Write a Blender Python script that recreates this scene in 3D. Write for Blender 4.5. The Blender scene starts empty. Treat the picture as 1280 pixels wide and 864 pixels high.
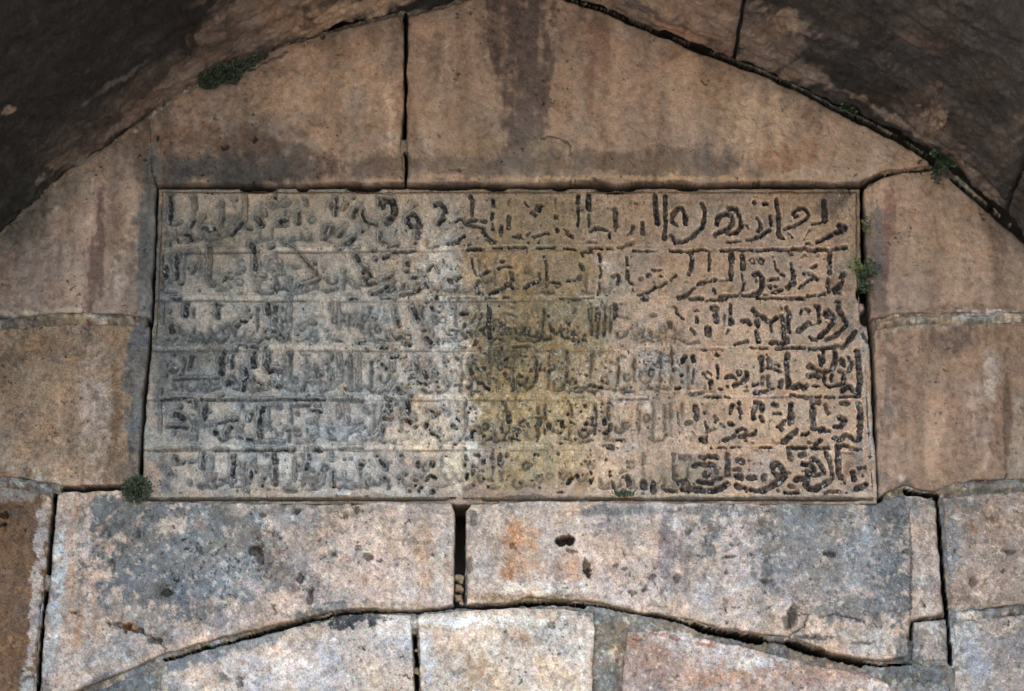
import bpy, math, random
import numpy as np

# ------------------------------------------------------------------ camera, sky, sun, exposure
S = bpy.context.scene
R = math.radians
PITCH = R(22.0)
FPX = 3425.0            # focal length in photo pixels (photo is 1280 x 864)
DIST = 8.56             # camera to the middle of the picture on the wall, metres
ZC = 4.81               # height of that point above the ground
CAM = np.array([0.0, -DIST * math.cos(PITCH), ZC - DIST * math.sin(PITCH)])
cd = bpy.data.cameras.new('camera'); cam = bpy.data.objects.new('camera', cd)
S.collection.objects.link(cam); S.camera = cam
cam.location = CAM; cam.rotation_euler = (R(90) + PITCH, 0, 0)
cd.sensor_width = 36; cd.lens = 36 * FPX / 1280; cd.clip_end = 500; cd.clip_start = 0.1

SUN_EL, SUN_AZ = R(58), R(215)      # azimuth clockwise from +Y
w = bpy.data.worlds.new('World'); S.world = w; w.use_nodes = True
nt = w.node_tree; bg = nt.nodes['Background']
sky = nt.nodes.new('ShaderNodeTexSky'); sky.sky_type = 'NISHITA'; sky.sun_disc = False
sky.sun_elevation = SUN_EL; sky.sun_rotation = SUN_AZ
nt.links.new(sky.outputs[0], bg.inputs[0]); bg.inputs[1].default_value = 0.13
ld = bpy.data.lights.new('sun', 'SUN'); ld.energy = 2.6; ld.angle = R(0.5); ld.color = (1.0, 0.95, 0.88)
lo = bpy.data.objects.new('sun', ld); S.collection.objects.link(lo)
sd = (math.sin(SUN_AZ) * math.cos(SUN_EL), math.cos(SUN_AZ) * math.cos(SUN_EL), math.sin(SUN_EL))
from mathutils import Vector
lo.rotation_euler = Vector(sd).to_track_quat('Z', 'Y').to_euler()
S.view_settings.view_transform = 'Standard'; S.view_settings.look = 'None'
S.view_settings.exposure = 3.2; S.view_settings.gamma = 1

# ------------------------------------------------------------------ helpers
rng = np.random.RandomState(7)
TAB = rng.rand(64, 256, 256).astype(np.float32) * 2 - 1
def vn(x, y, seed):
    T = TAB[seed % 64]
    xi = np.floor(x); yi = np.floor(y)
    fx = (x - xi).astype(np.float32); fy = (y - yi).astype(np.float32)
    fx = fx * fx * (3 - 2 * fx); fy = fy * fy * (3 - 2 * fy)
    xi = xi.astype(np.int32); yi = yi.astype(np.int32)
    x0 = xi & 255; x1 = (xi + 1) & 255; y0 = yi & 255; y1 = (yi + 1) & 255
    a = T[x0, y0]; b = T[x1, y0]; c = T[x0, y1]; d = T[x1, y1]
    return a + (b - a) * fx + (c - a) * fy + (a - b - c + d) * fx * fy
def fbm(x, y, sc, octv=4, seed=0, sx=1.0, sy=1.0, gain=0.55):
    r = 0; amp = 1.0; tot = 0.0; s = sc
    for i in range(octv):
        # each octave is turned, so lattice lines never show
        a = 0.6 + 1.1 * i if sx == sy == 1.0 else 0.0
        ca, sa = math.cos(a), math.sin(a)
        xx = x / (s * sx); yy = y / (s * sy)
        r = r + amp * vn(ca * xx - sa * yy + 37.7 * i, sa * xx + ca * yy + 11.3 * i, seed * 5 + i)
        tot += amp; amp *= gain; s *= 0.5
    return r / tot * 1.5
def ss(a, b, x):
    t = np.clip((x - a) / (b - a), 0, 1); return t * t * (3 - 2 * t)
def lin(c):
    c = np.asarray(c, dtype=np.float64) / 255.0
    return np.where(c <= 0.04045, c / 12.92, ((c + 0.055) / 1.055) ** 2.4)
KALB = 0.62
def wallpt(u, v):
    """photo position -> point of the wall plane y = 0 (x, z)"""
    a = (u - 640) / FPX; b = (432 - v) / FPX
    dy = math.cos(PITCH) - b * math.sin(PITCH); dz = math.sin(PITCH) + b * math.cos(PITCH)
    t = -CAM[1] / dy
    return a * t, CAM[2] + dz * t
def project(x, y, z):
    X = x; Y = y - CAM[1]; Z = z - CAM[2]
    d = Y * math.cos(PITCH) + Z * math.sin(PITCH); up = -Y * math.sin(PITCH) + Z * math.cos(PITCH)
    return 640 + FPX * X / d, 432 - FPX * up / d
def sdist(px, py, poly):
    """signed distance to a polygon, positive inside"""
    n = len(poly); best = np.full(px.shape, 1e9); ins = np.zeros(px.shape, bool)
    for i in range(n):
        ax, ay = poly[i]; bx, by = poly[(i + 1) % n]
        ex, ey = bx - ax, by - ay
        L = ex * ex + ey * ey + 1e-9
        t = np.clip(((px - ax) * ex + (py - ay) * ey) / L, 0, 1)
        best = np.minimum(best, (px - ax - t * ex) ** 2 + (py - ay - t * ey) ** 2)
        c = (ay > py) != (by > py)
        ins ^= c & (px < ex * (py - ay) / (ey if ey != 0 else 1e-9) + ax)
    d = np.sqrt(best)
    return np.where(ins, d, -d)
def pdist(px, py, pts):
    best = np.full(px.shape, 1e9)
    if len(pts) == 1: return np.hypot(px - pts[0][0], py - pts[0][1])
    for (ax, ay), (bx, by) in zip(pts[:-1], pts[1:]):
        ex, ey = bx - ax, by - ay; L = ex * ex + ey * ey + 1e-9
        t = np.clip(((px - ax) * ex + (py - ay) * ey) / L, 0, 1)
        best = np.minimum(best, (px - ax - t * ex) ** 2 + (py - ay - t * ey) ** 2)
    return np.sqrt(best)
def mesh_obj(name, co, quads, col=None, mat=None, parent=None, smooth=True):
    me = bpy.data.meshes.new(name)
    nv, nf = len(co), len(quads); k = quads.shape[1]
    me.vertices.add(nv); me.vertices.foreach_set('co', np.ascontiguousarray(co, np.float32).ravel())
    me.loops.add(nf * k); me.loops.foreach_set('vertex_index', np.ascontiguousarray(quads, np.int32).ravel())
    me.polygons.add(nf); me.polygons.foreach_set('loop_start', np.arange(0, nf * k, k, dtype=np.int32))
    me.polygons.foreach_set('use_smooth', np.full(nf, smooth, dtype=bool))
    me.update(calc_edges=True)
    if col is not None:
        ca = me.color_attributes.new('Col', 'FLOAT_COLOR', 'POINT')
        ca.data.foreach_set('color', np.ascontiguousarray(col, np.float32).ravel())
    if mat: me.materials.append(mat)
    o = bpy.data.objects.new(name, me); S.collection.objects.link(o)
    if parent: o.parent = parent
    return o
def grid_obj(name, co, mask, col, mat, parent=None):
    """co (ny,nx,3), mask (ny,nx) of vertices kept"""
    ny, nx = mask.shape
    q = mask[:-1, :-1] & mask[1:, :-1] & mask[:-1, 1:] & mask[1:, 1:]
    used = np.zeros_like(mask); used[:-1, :-1] |= q; used[1:, :-1] |= q; used[:-1, 1:] |= q; used[1:, 1:] |= q
    idx = np.full(mask.shape, -1, np.int32); idx[used] = np.arange(used.sum())
    j, i = np.nonzero(q)
    F = np.stack([idx[j, i], idx[j + 1, i], idx[j + 1, i + 1], idx[j, i + 1]], 1)
    return mesh_obj(name, co[used], F, col[used], mat, parent)
def empty(name, loc, label, cat, group=None):
    o = bpy.data.objects.new(name, None); S.collection.objects.link(o); o.location = loc
    o['label'] = label; o['category'] = cat
    if group: o['group'] = group
    bpy.context.view_layer.update()
    return o
def keep(o, parent):
    o.parent = parent; o.matrix_parent_inverse = parent.matrix_world.inverted(); return o

# ------------------------------------------------------------------ materials
def stone_mat(name, speck=1.0, bump=0.8, rough=0.92):
    m = bpy.data.materials.new(name); m.use_nodes = True; t = m.node_tree; N = t.nodes; L = t.links
    b = N['Principled BSDF']; b.inputs['Roughness'].default_value = rough
    b.inputs['Specular IOR Level'].default_value = 0.22
    tc = N.new('ShaderNodeTexCoord'); ca = N.new('ShaderNodeVertexColor'); ca.layer_name = 'Col'
    def noise(scale, det, rg=0.6):
        n = N.new('ShaderNodeTexNoise'); n.inputs['Scale'].default_value = scale
        n.inputs['Detail'].default_value = det; n.inputs['Roughness'].default_value = rg
        L.new(tc.outputs['Object'], n.inputs['Vector']); return n
    def ramp(src, a, bb, lo, hi):
        r = N.new('ShaderNodeMapRange'); r.inputs[1].default_value = a; r.inputs[2].default_value = bb
        r.inputs[3].default_value = lo; r.inputs[4].default_value = hi
        L.new(src, r.inputs[0]); return r.outputs[0]
    def mul(a, bcol):
        x = N.new('ShaderNodeMix'); x.data_type = 'RGBA'; x.blend_type = 'MULTIPLY'; x.inputs[0].default_value = 1
        L.new(a, x.inputs[6]); L.new(bcol, x.inputs[7]); return x.outputs[2]
    n1 = noise(190, 3, 0.7); n2 = noise(60, 4, 0.65); n3 = noise(330, 2)
    g1 = ramp(n1.outputs[0], 0.3, 0.7, 1 - 0.42 * speck, 1 + 0.42 * speck)
    g2 = ramp(n2.outputs[0], 0.3, 0.7, 1 - 0.22 * speck, 1 + 0.22 * speck)
    c = mul(mul(ca.outputs[0], g1), g2)
    # pale mineral grains and dark pores
    def mix(fac, a, colr):
        x = N.new('ShaderNodeMix'); x.data_type = 'RGBA'; L.new(fac, x.inputs[0]); L.new(a, x.inputs[6])
        x.inputs[7].default_value = colr; return x.outputs[2]
    c = mix(ramp(n3.outputs[0], 0.66, 0.74, 0, 0.45 * speck), c, (0.50, 0.47, 0.43, 1))
    n4 = noise(230, 2); c = mix(ramp(n4.outputs[0], 0.67, 0.75, 0, 0.5 * speck), c, (0.035, 0.03, 0.028, 1))
    L.new(c, b.inputs['Base Color'])
    bp = N.new('ShaderNodeBump'); bp.inputs['Strength'].default_value = bump; bp.inputs['Distance'].default_value = 0.004
    ad = N.new('ShaderNodeMath'); ad.operation = 'ADD'; L.new(n1.outputs[0], ad.inputs[0]); L.new(n2.outputs[0], ad.inputs[1])
    L.new(ad.outputs[0], bp.inputs['Height']); L.new(bp.outputs[0], b.inputs['Normal'])
    return m
M_STONE = stone_mat('weathered_limestone'); M_SMOOTH = stone_mat('fine_brown_stone', .55, .6); M_TAB = stone_mat('carved_marble', 0.9, 0.45)
M_SOF = stone_mat('vault_stone', 0.8, 0.5); M_MOR = stone_mat('lime_mortar', 0.9, 0.7)
def flat_mat(name, c, rough=0.9, var=0.25, sc=20):
    m = bpy.data.materials.new(name); m.use_nodes = True; t = m.node_tree; b = t.nodes['Principled BSDF']
    b.inputs['Roughness'].default_value = rough
    tc = t.nodes.new('ShaderNodeTexCoord'); n = t.nodes.new('ShaderNodeTexNoise'); n.inputs['Scale'].default_value = sc
    n.inputs['Detail'].default_value = 5; t.links.new(tc.outputs['Object'], n.inputs['Vector'])
    r = t.nodes.new('ShaderNodeMapRange'); r.inputs[1].default_value = .3; r.inputs[2].default_value = .7
    r.inputs[3].default_value = 1 - var; r.inputs[4].default_value = 1 + var; t.links.new(n.outputs[0], r.inputs[0])
    x = t.nodes.new('ShaderNodeMix'); x.data_type = 'RGBA'; x.blend_type = 'MULTIPLY'; x.inputs[0].default_value = 1
    x.inputs[6].default_value = (*c, 1); t.links.new(r.outputs[0], x.inputs[7]); t.links.new(x.outputs[2], b.inputs['Base Color'])
    return m
M_CORE = flat_mat('rubble_core', (0.10, 0.085, 0.07)); M_GROUND = flat_mat('pale_ground', (0.24, 0.21, 0.175), sc=2)

# ------------------------------------------------------------------ colour of the stones: base and stains
# stain: (cx, cy, rx, ry, turn in degrees, colour, strength, softness, noise kind)
#   kind m = mottled, f = fine mottled, s = vertical water streaks, d = diagonal streaks
def stain_noise(u, v, kind, seed):
    if kind == 'm': return fbm(u, v, 22, 5, seed)
    if kind == 'f': return fbm(u, v, 9, 4, seed, gain=0.7)
    if kind == 's': return 0.65 * fbm(u, v, 9, 4, seed, 1.0, 7.0) + 0.45 * fbm(u, v, 8, 3, seed + 3)
    if kind == 'd':
        a = R(-35); uu = u * math.cos(a) + v * math.sin(a); vv = -u * math.sin(a) + v * math.cos(a)
        return 0.7 * fbm(uu, vv, 8, 4, seed, 8.0, 1.0) + 0.3 * fbm(u, v, 8, 3, seed + 3)
def paint(u, v, base, stains, seed=0, vary=1.0, mott=0.0, streak=0.0, gain=1.0, desat=0.0):
    """u, v arrays; base colour 0..255 -> linear albedo array (..., 4)"""
    C = np.empty(u.shape + (3,)); C[...] = lin(base)
    w1 = fbm(u, v, 34, 4, 41, gain=.6); w2 = fbm(u, v, 34, 4, 42, gain=.6)
    for n, (cx, cy, rx, ry, rot, colr, st, soft, kind) in enumerate(stains):
        wr = min(9.0, 0.35 * min(rx, ry)); a = R(rot); dx = u - cx + wr * w1; dy = v - cy + wr * w2
        q = ((dx * math.cos(a) + dy * math.sin(a)) / rx) ** 2 + ((-dx * math.sin(a) + dy * math.cos(a)) / ry) ** 2
        sel = q < 5
        if not sel.any(): continue
        g = np.exp(-q[sel] ** 1.3 * 0.9)
        ns = stain_noise(u[sel], v[sel], kind, seed + n * 2 + 1)
        colr = (colr[0], min(colr[1], colr[0] + 1), min(colr[2], colr[0] + 3))
        m = ss(0.5 - soft, 0.5 + soft, g * (0.50 + 0.5 * st) + 0.62 * ns * ss(0.02, 0.4, g) - 0.12) * min(1, st)
        C[sel] = C[sel] * (1 - m[:, None]) + lin(colr) * m[:, None]
    k = 1 + vary * (0.18 * fbm(u, v, 45, 4, seed + 31) + 0.20 * fbm(u, v, 7, 3, seed + 32, gain=0.8))
    warm = vary * 0.09 * fbm(u, v, 30, 4, seed + 33)
    if mott:
        f = fbm(u, v, 17, 5, seed + 50, gain=0.68); cl = fbm(u, v, 55, 3, seed + 51)
        m = ss(0.22, 0.55, f + 0.35 * cl) * 0.6 * mott; C = C * (1 - m[..., None]) + C * 1.45 * m[..., None]
        m = ss(0.20, 0.50, fbm(u, v, 12, 4, seed + 52, gain=0.65) - 0.35 * cl) * 0.55 * mott
        C = C * (1 - m[..., None]) + (0.5 * C * np.array([0.72, .74, .76]) + 0.5 * lin((112, 108, 104)) * 0.9) * m[..., None]
        m = ss(0.42, 0.62, fbm(u, v, 5.5, 3, seed + 53, gain=0.7) + 0.15 * cl) * 0.55 * mott
        C = C * (1 - m[..., None]) + C * np.array([0.62, 0.50, 0.40]) * m[..., None]
    if mott > .8:     # crisp flecks of lichen and bare stone
        z1 = fbm(u, v, 40, 3, seed + 60)
        m = ss(0.50, 0.60, fbm(u, v, 6.5, 4, seed + 61, gain=.75) + 0.30 * z1) * 0.62
        C = C * (1 - m[..., None]) + C * np.array([0.42, 0.42, 0.42]) * m[..., None]
        m = ss(0.46, 0.56, fbm(u, v, 8.0, 4, seed + 62, gain=.75) - 0.25 * z1) * 0.7
        C = C * (1 - m[..., None]) + (0.45 * C * 1.5 + 0.55 * lin((214, 203, 192))) * m[..., None]
    if streak:
        u = u + 9 * fbm(u, v, 60, 3, seed + 59)
        w = fbm(u, v, 12, 4, seed + 54, 1.0, 11.0) * 0.5 + 0.6 * fbm(u, v, 38, 3, seed + 55, 1.0, 5.0) + 0.35 * fbm(u, v, 8, 3, seed + 56)
        k = k + streak * w
        m = ss(0.30, 0.60, fbm(u, v, 6, 3, seed + 57, gain=.8) + 0.3 * fbm(u, v, 50, 3, seed + 58)) * 0.5
        C = C * (1 - m[..., None]) + C * np.array([0.60, 0.50, 0.46]) * m[..., None]
    C *= k[..., None]
    for ch in range(3): C[..., ch] *= 1 + 0.07 * fbm(u, v, 3.2, 2, seed + 35 + ch, gain=.9) * vary
    lum = C.mean(-1, keepdims=True); C = (C * (1 - desat) + lum * desat) * gain
    C[..., 0] *= 1 + warm; C[..., 2] *= 1 - warm * 1.2
    return C
def finish(C):
    out = np.ones(C.shape[:-1] + (4,)); out[..., :3] = np.clip(C * KALB * np.array([1.0, .98, .93]), 0.004, 0.85); return out

# ------------------------------------------------------------------ the arch curve (photo positions on the wall plane)
ARCH = [(-205, 1500), (-205, 900), (-195, 740), (-172, 620), (-142, 520), (-100, 430), (-52, 355), (0, 291), (47, 246), (84, 216), (141, 178),
        (190, 141), (243, 105), (290, 84), (343, 60), (398, 43), (450, 28), (505, 15), (573, -1), (640, -30), (704, -3), (760, 14), (808, 34),
        (850, 50), (880, 63), (915, 74), (960, 91), (985, 103), (1020, 120), (1050, 136), (1085, 152), (1110, 164), (1140, 181),
        (1175, 203), (1230, 250), (1280, 296), (1335, 358), (1382, 430), (1424, 520), (1454, 620), (1477, 740), (1487, 900), (1487, 1500)]

# ------------------------------------------------------------------ stains over the whole wall, photo positions
GREY = (112, 117, 118); DGREY = (62, 66, 68); SOOT = (52, 46, 44); WHITE = (212, 204, 196); ORANGE = (186, 128, 84)
PINK = (196, 176, 163); BROWN = (96, 72, 56); MAUVE = (84, 72, 70); TAN = (150, 128, 104)
WALL_STAINS = [
 (50, 262, 90, 14, -37, (80, 72, 62), .85, .35, 'f'), (165, 160, 70, 18, -35, (100, 84, 70), .7, .35, 'f'), (20, 300, 40, 20, -40, (76, 70, 62), .8, .35, 'f'),
 (700, 210, 300, 22, 0, (86, 73, 64), .85, .3, 'm'), (290, 185, 120, 34, -12, (84, 68, 58), .85, .3, 'm'), (250, 212, 80, 26, 0, (50, 48, 48), 1, .35, 'm'), (330, 216, 90, 16, 0, (54, 51, 50), .9, .35, 'm'),
 (1098, 320, 16, 100, 0, (84, 74, 70), .9, .25, 's'), (60, 250, 60, 40, -30, (122, 112, 102), .5, .3, 's'),
 (940, 700, 110, 60, 0, (158, 154, 153), .8, .3, 'f'), (1010, 690, 110, 60, 0, (128, 130, 131), .95, .3, 'f'), (890, 735, 60, 24, 0, (192, 182, 178), .6, .3, 'f'),
 # pediment
 (215, 120, 70, 22, -35, (120, 98, 78), .6, .3, 'm'), (220, 170, 60, 26, -5, (84, 66, 54), .8, .3, 'm'), (290, 210, 120, 24, 0, (58, 55, 54), .95, .38, 's'),
 (385, 205, 70, 20, 0, (72, 62, 57), .9, .4, 's'), (310, 180, 60, 14, 0, (80, 62, 52), .8, .3, 'm'), (465, 208, 34, 18, 0, (82, 68, 60), .9, .3, 'm'),
 (440, 110, 60, 60, 0, (134, 110, 88), .6, .3, 's'), (488, 150, 9, 60, 0, (160, 138, 118), .7, .3, 's'), (350, 120, 60, 30, -20, (128, 106, 86), .5, .3, 'm'),
 (650, 40, 46, 80, 0, (74, 60, 56), 1, .3, 's'), (662, 120, 34, 80, 3, (76, 64, 60), 1, .3, 's'), (672, 185, 30, 40, 0, (80, 70, 64), .9, .35, 'm'), (664, 195, 28, 30, 0, (84, 74, 66), .8, .3, 's'),
 (745, 70, 22, 70, 0, (104, 76, 60), .75, .3, 's'), (600, 40, 40, 40, 0, (98, 80, 68), .5, .3, 's'), (550, 80, 12, 40, 0, (90, 80, 72), .5, .3, 's'),
 (690, 190, 25, 18, 0, (104, 90, 70), .8, .3, 'm'), (600, 205, 90, 14, 0, (88, 76, 66), .85, .25, 'm'), (540, 150, 22, 60, 0, (134, 114, 96), .6, .3, 's'),
 (800, 205, 90, 16, 0, (90, 74, 60), .8, .25, 'm'), (870, 200, 60, 24, 0, (78, 70, 66), .8, .4, 's'), (905, 110, 22, 80, 0, (112, 88, 68), .6, .3, 's'),
 (950, 150, 50, 60, 0, (144, 122, 98), .7, .3, 's'), (860, 100, 40, 60, 0, (134, 110, 88), .6, .3, 's'), (980, 195, 60, 22, 0, (112, 82, 60), .8, .3, 's'),
 (1040, 190, 60, 20, 10, (122, 94, 72), .6, .3, 's'), (1040, 218, 80, 8, 0, (132, 112, 92), .8, .3, 'f'), (760, 224, 240, 4, 0, (140, 116, 90), .8, .3, 'f'),
 (1110, 195, 30, 14, 15, (146, 126, 106), .6, .3, 'm'), (560, 222, 50, 4, 0, (138, 112, 88), .8, .3, 'f'), (590, 185, 40, 20, 0, (122, 100, 76), .6, .3, 'f'),
 (700, 120, 14, 60, 0, (128, 104, 84), .5, .3, 's'),
 # left upright stones
 (70, 240, 60, 30, -30, (118, 108, 98), .6, .3, 'm'), (30, 290, 45, 50, 0, (96, 88, 84), .7, .3, 's'), (118, 330, 16, 90, 8, (84, 68, 64), 1, .25, 's'),
 (92, 320, 14, 80, 5, (134, 118, 104), .6, .3, 's'), (148, 345, 12, 40, 0, (146, 136, 126), .7, .35, 's'), (160, 260, 14, 70, 0, (128, 112, 98), .6, .3, 's'),
 (172, 200, 20, 40, 0, (86, 72, 62), .7, .3, 'm'), (145, 290, 14, 60, 0, (92, 76, 68), .7, .3, 's'), (40, 350, 40, 40, 0, (104, 94, 90), .7, .3, 's'),
 (182, 300, 18, 130, 2, (74, 75, 75), 1, .3, 's'), (176, 480, 19, 130, 2, (92, 96, 95), 1, .25, 's'), (188, 215, 14, 40, 0, (72, 70, 68), .9, .3, 'm'), (60, 394, 110, 10, 0, (142, 130, 116), .9, .25, 'f'),
 (20, 402, 60, 10, 0, (88, 88, 86), .9, .25, 'f'), (30, 440, 45, 30, 0, (112, 88, 66), .7, .3, 'm'), (70, 450, 60, 40, 0, (104, 84, 68), .6, .3, 'f'),
 (115, 530, 22, 95, 4, (172, 154, 142), .72, .4, 'f'), (125, 440, 22, 40, 0, (140, 120, 104), .7, .3, 'f'), (145, 520, 10, 90, 0, (112, 86, 62), .9, .25, 'f'),
 (50, 520, 50, 60, 0, (140, 116, 94), .8, .3, 'm'), (155, 590, 20, 18, 0, (124, 106, 90), .8, .3, 'm'), (60, 588, 70, 14, 0, (150, 128, 108), .7, .3, 'f'),
 (30, 603, 50, 8, 0, (150, 148, 144), .9, .3, 'f'),
 # right upright stones
 (1098, 300, 9, 80, 0, (84, 76, 74), 1, .2, 's'), (1112, 290, 10, 70, 0, (98, 74, 66), .8, .25, 's'), (1150, 300, 30, 70, 0, (130, 108, 88), .6, .3, 's'),
 (1200, 330, 30, 60, 0, (134, 118, 102), .6, .3, 's'), (1190, 386, 80, 7, 0, (92, 74, 64), .7, .3, 'f'), (1265, 350, 25, 40, 0, (136, 120, 106), .7, .3, 's'),
 (1230, 398, 60, 9, 0, (176, 166, 156), 1, .2, 'f'), (1150, 404, 60, 12, 0, (146, 134, 120), .9, .25, 'f'), (1110, 490, 15, 90, 0, (98, 82, 72), .9, .25, 's'),
 (1190, 425, 50, 22, 0, (94, 78, 70), .8, .3, 's'), (1225, 530, 18, 60, 0, (168, 150, 138), .7, .4, 's'), (1240, 470, 12, 40, 0, (160, 148, 138), .7, .3, 's'),
 (1258, 530, 6, 90, 0, (104, 84, 70), .9, .2, 's'), (1165, 530, 35, 60, 0, (146, 120, 98), .7, .3, 's'), (1272, 560, 14, 60, 0, (150, 134, 120), .8, .3, 's'),
 (1115, 600, 30, 22, 0, (92, 82, 76), .8, .3, 'm'), (1128, 596, 7, 8, 0, (176, 156, 138), 1, .3, 'm'), (1200, 592, 40, 14, 0, (140, 118, 100), .6, .3, 'm'),
 (1245, 606, 60, 9, 0, (128, 124, 118), .9, .25, 'f'),
 # bottom left corner
 (20, 700, 38, 120, 0, (112, 88, 68), 1, .25, 'f'), (14, 640, 30, 20, 0, (92, 76, 66), .8, .3, 'f'), (20, 618, 40, 12, 0, (140, 134, 128), .9, .25, 'f'),
 (46, 740, 9, 130, 4, (184, 172, 164), 1, .14, 'f'), (35, 860, 9, 30, 4, (184, 176, 168), 1, .2, 'f'), (58, 650, 8, 40, 0, (178, 162, 150), 1, .25, 'f'),
 (72, 740, 11, 90, 4, (192, 192, 192), 1, .14, 'f'), (60, 830, 14, 50, 4, (176, 172, 166), .9, .25, 'f'), (92, 700, 6, 90, 4, (184, 150, 126), .9, .4, 'f'),
 (108, 680, 20, 60, 0, (190, 172, 160), .8, .3, 'f'), (100, 780, 6, 60, 6, (176, 142, 116), .9, .4, 'f'), (125, 640, 8, 30, 0, (176, 136, 108), .8, .3, 'f'),
 (120, 745, 6, 50, 0, (176, 146, 122), .8, .4, 'f'),
 # lintel, left
 (200, 700, 100, 90, 0, (116, 121, 122), 1, .2, 'f'), (290, 690, 100, 75, 0, (132, 132, 131), 1, .28, 'f'), (380, 690, 50, 60, 0, (150, 144, 140), .8, .3, 'f'), (170, 640, 60, 30, 0, (110, 112, 110), 1, .16, 'm'),
 (215, 663, 24, 16, 0, (178, 166, 158), 1, .2, 'f'), (300, 640, 90, 14, 0, (118, 116, 112), .95, .2, 'm'), (430, 640, 120, 8, 0, (134, 124, 112), .8, .25, 'm'),
 (300, 640, 20, 10, 0, (180, 164, 152), .8, .3, 'f'), (340, 700, 24, 34, 0, (106, 96, 88), .75, .3, 'f'), (375, 680, 40, 40, 0, (176, 158, 146), .7, .3, 'f'),
 (320, 690, 16, 20, 0, (90, 78, 70), .8, .3, 'f'), (208, 742, 16, 14, 0, (92, 84, 74), .8, .3, 'f'), (250, 660, 10, 12, 0, (122, 90, 70), .5, .3, 'f'),
 (370, 725, 30, 24, 0, (110, 104, 104), .8, .3, 'f'), (395, 735, 16, 20, 0, (120, 112, 110), .7, .3, 'f'), (180, 780, 60, 20, 20, (166, 156, 148), .8, .25, 'f'),
 (150, 815, 70, 26, -15, (158, 150, 144), .8, .25, 'f'), (305, 770, 60, 14, -20, (166, 152, 142), .8, .3, 'f'), (250, 785, 50, 14, -15, (130, 130, 130), .7, .3, 'f'),
 (480, 670, 50, 22, 0, (178, 166, 152), .6, .3, 'f'), (530, 690, 14, 50, 0, (190, 158, 130), .7, .3, 'f'), (552, 710, 14, 50, 0, (206, 196, 184), .8, .25, 'f'),
 (450, 720, 60, 30, 0, (190, 170, 158), .6, .3, 'f'), (430, 656, 20, 16, 0, (140, 130, 122), .6, .3, 'f'), (160, 785, 14, 5, 20, (176, 118, 72), .9, .3, 'f'),
 (205, 795, 22, 9, 25, (110, 98, 86), .7, .3, 'f'), (405, 762, 60, 6, -8, (120, 122, 122), .9, .25, 'f'), (500, 757, 50, 5, 0, (156, 140, 120), .7, .3, 'f'),
 (455, 690, 14, 20, 0, (132, 122, 118), .6, .3, 'f'), (140, 850, 40, 10, -20, (112, 116, 116), .8, .25, 'm'),
 # lintel, right
 (620, 650, 36, 20, 0, (210, 194, 180), .8, .25, 'f'), (650, 690, 34, 46, 5, (198, 158, 124), .8, .4, 'f'), (640, 712, 14, 20, 0, (176, 116, 72), .7, .3, 'f'), (636, 676, 10, 14, 0, (176, 120, 78), .7, .3, 'f'),
 (655, 668, 24, 20, 0, (190, 138, 100), .8, .3, 'f'), (600, 700, 16, 50, 0, (208, 196, 186), .8, .3, 'f'), (715, 715, 26, 30, 0, (200, 156, 128), .7, .3, 'f'),
 (690, 738, 90, 10, 0, (212, 196, 182), .9, .25, 'f'), (600, 655, 6, 24, 12, (170, 156, 140), .8, .3, 'm'), (760, 690, 46, 50, 0, (196, 174, 160), .6, .3, 'f'),
 (838, 700, 20, 66, 0, (128, 120, 124), .85, .25, 's'), (800, 740, 40, 22, 0, (180, 164, 156), .6, .3, 'f'), (900, 640, 190, 9, 0, (124, 122, 120), .9, .22, 'm'),
 (886, 668, 18, 34, 0, (106, 112, 116), .95, .2, 'f'), (770, 655, 30, 14, 0, (150, 142, 138), .6, .3, 'f'), (955, 680, 12, 50, 0, (112, 114, 116), .9, .2, 'f'),
 (930, 700, 30, 60, 0, (182, 170, 166), .6, .3, 'f'), (1000, 650, 40, 20, 0, (116, 118, 118), .8, .2, 'f'), (1020, 700, 60, 50, 0, (166, 150, 142), .6, .25, 'f'),
 (1040, 715, 18, 16, 0, (104, 108, 110), .9, .2, 'f'), (1112, 700, 34, 90, 0, (112, 117, 120), 1, .2, 'f'), (1040, 700, 90, 80, 0, (140, 138, 136), .8, .3, 'f'), (1108, 640, 40, 22, 0, (108, 114, 116), 1, .18, 'm'),
 (1085, 665, 14, 26, 0, (150, 152, 158), .9, .2, 'f'), (1060, 765, 60, 22, 5, (114, 116, 116), .9, .2, 'f'), (960, 720, 10, 26, 0, (108, 112, 114), .8, .2, 'f'),
 (1000, 780, 50, 20, 15, (188, 168, 152), .8, .25, 'f'), (1085, 800, 34, 18, 15, (186, 176, 166), .9, .25, 'f'), (1130, 810, 20, 26, 0, (112, 114, 114), .9, .2, 'm'),
 (1010, 798, 22, 14, 0, (116, 120, 122), .7, .2, 'f'), (990, 770, 8, 22, 30, (92, 84, 76), .9, .25, 'f'), (860, 690, 12, 60, 0, (120, 112, 108), .6, .3, 's'),
 (1152, 690, 14, 70, 0, (168, 152, 142), .9, .25, 's'), (1166, 790, 8, 40, 0, (196, 192, 188), .9, .25, 's'), (1150, 640, 20, 14, 0, (140, 130, 122), .6, .3, 'm'),
 (910, 760, 60, 14, 8, (184, 168, 158), .7, .3, 'f'), (620, 750, 34, 5, 0, (146, 122, 88), .9, .25, 'f'), (690, 748, 46, 5, 0, (150, 128, 98), .9, .25, 'f'),
 (1060, 680, 14, 30, 0, (112, 114, 116), .7, .2, 'f'), (1160, 630, 22, 8, 0, (112, 110, 108), .8, .25, 'm'),
 # right end
 (1230, 660, 50, 26, 0, (150, 128, 112), .7, .3, 'f'), (1190, 680, 12, 60, 0, (124, 126, 126), .9, .22, 'f'), (1240, 700, 44, 30, 0, (170, 150, 136), .8, .3, 'f'),
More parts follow.
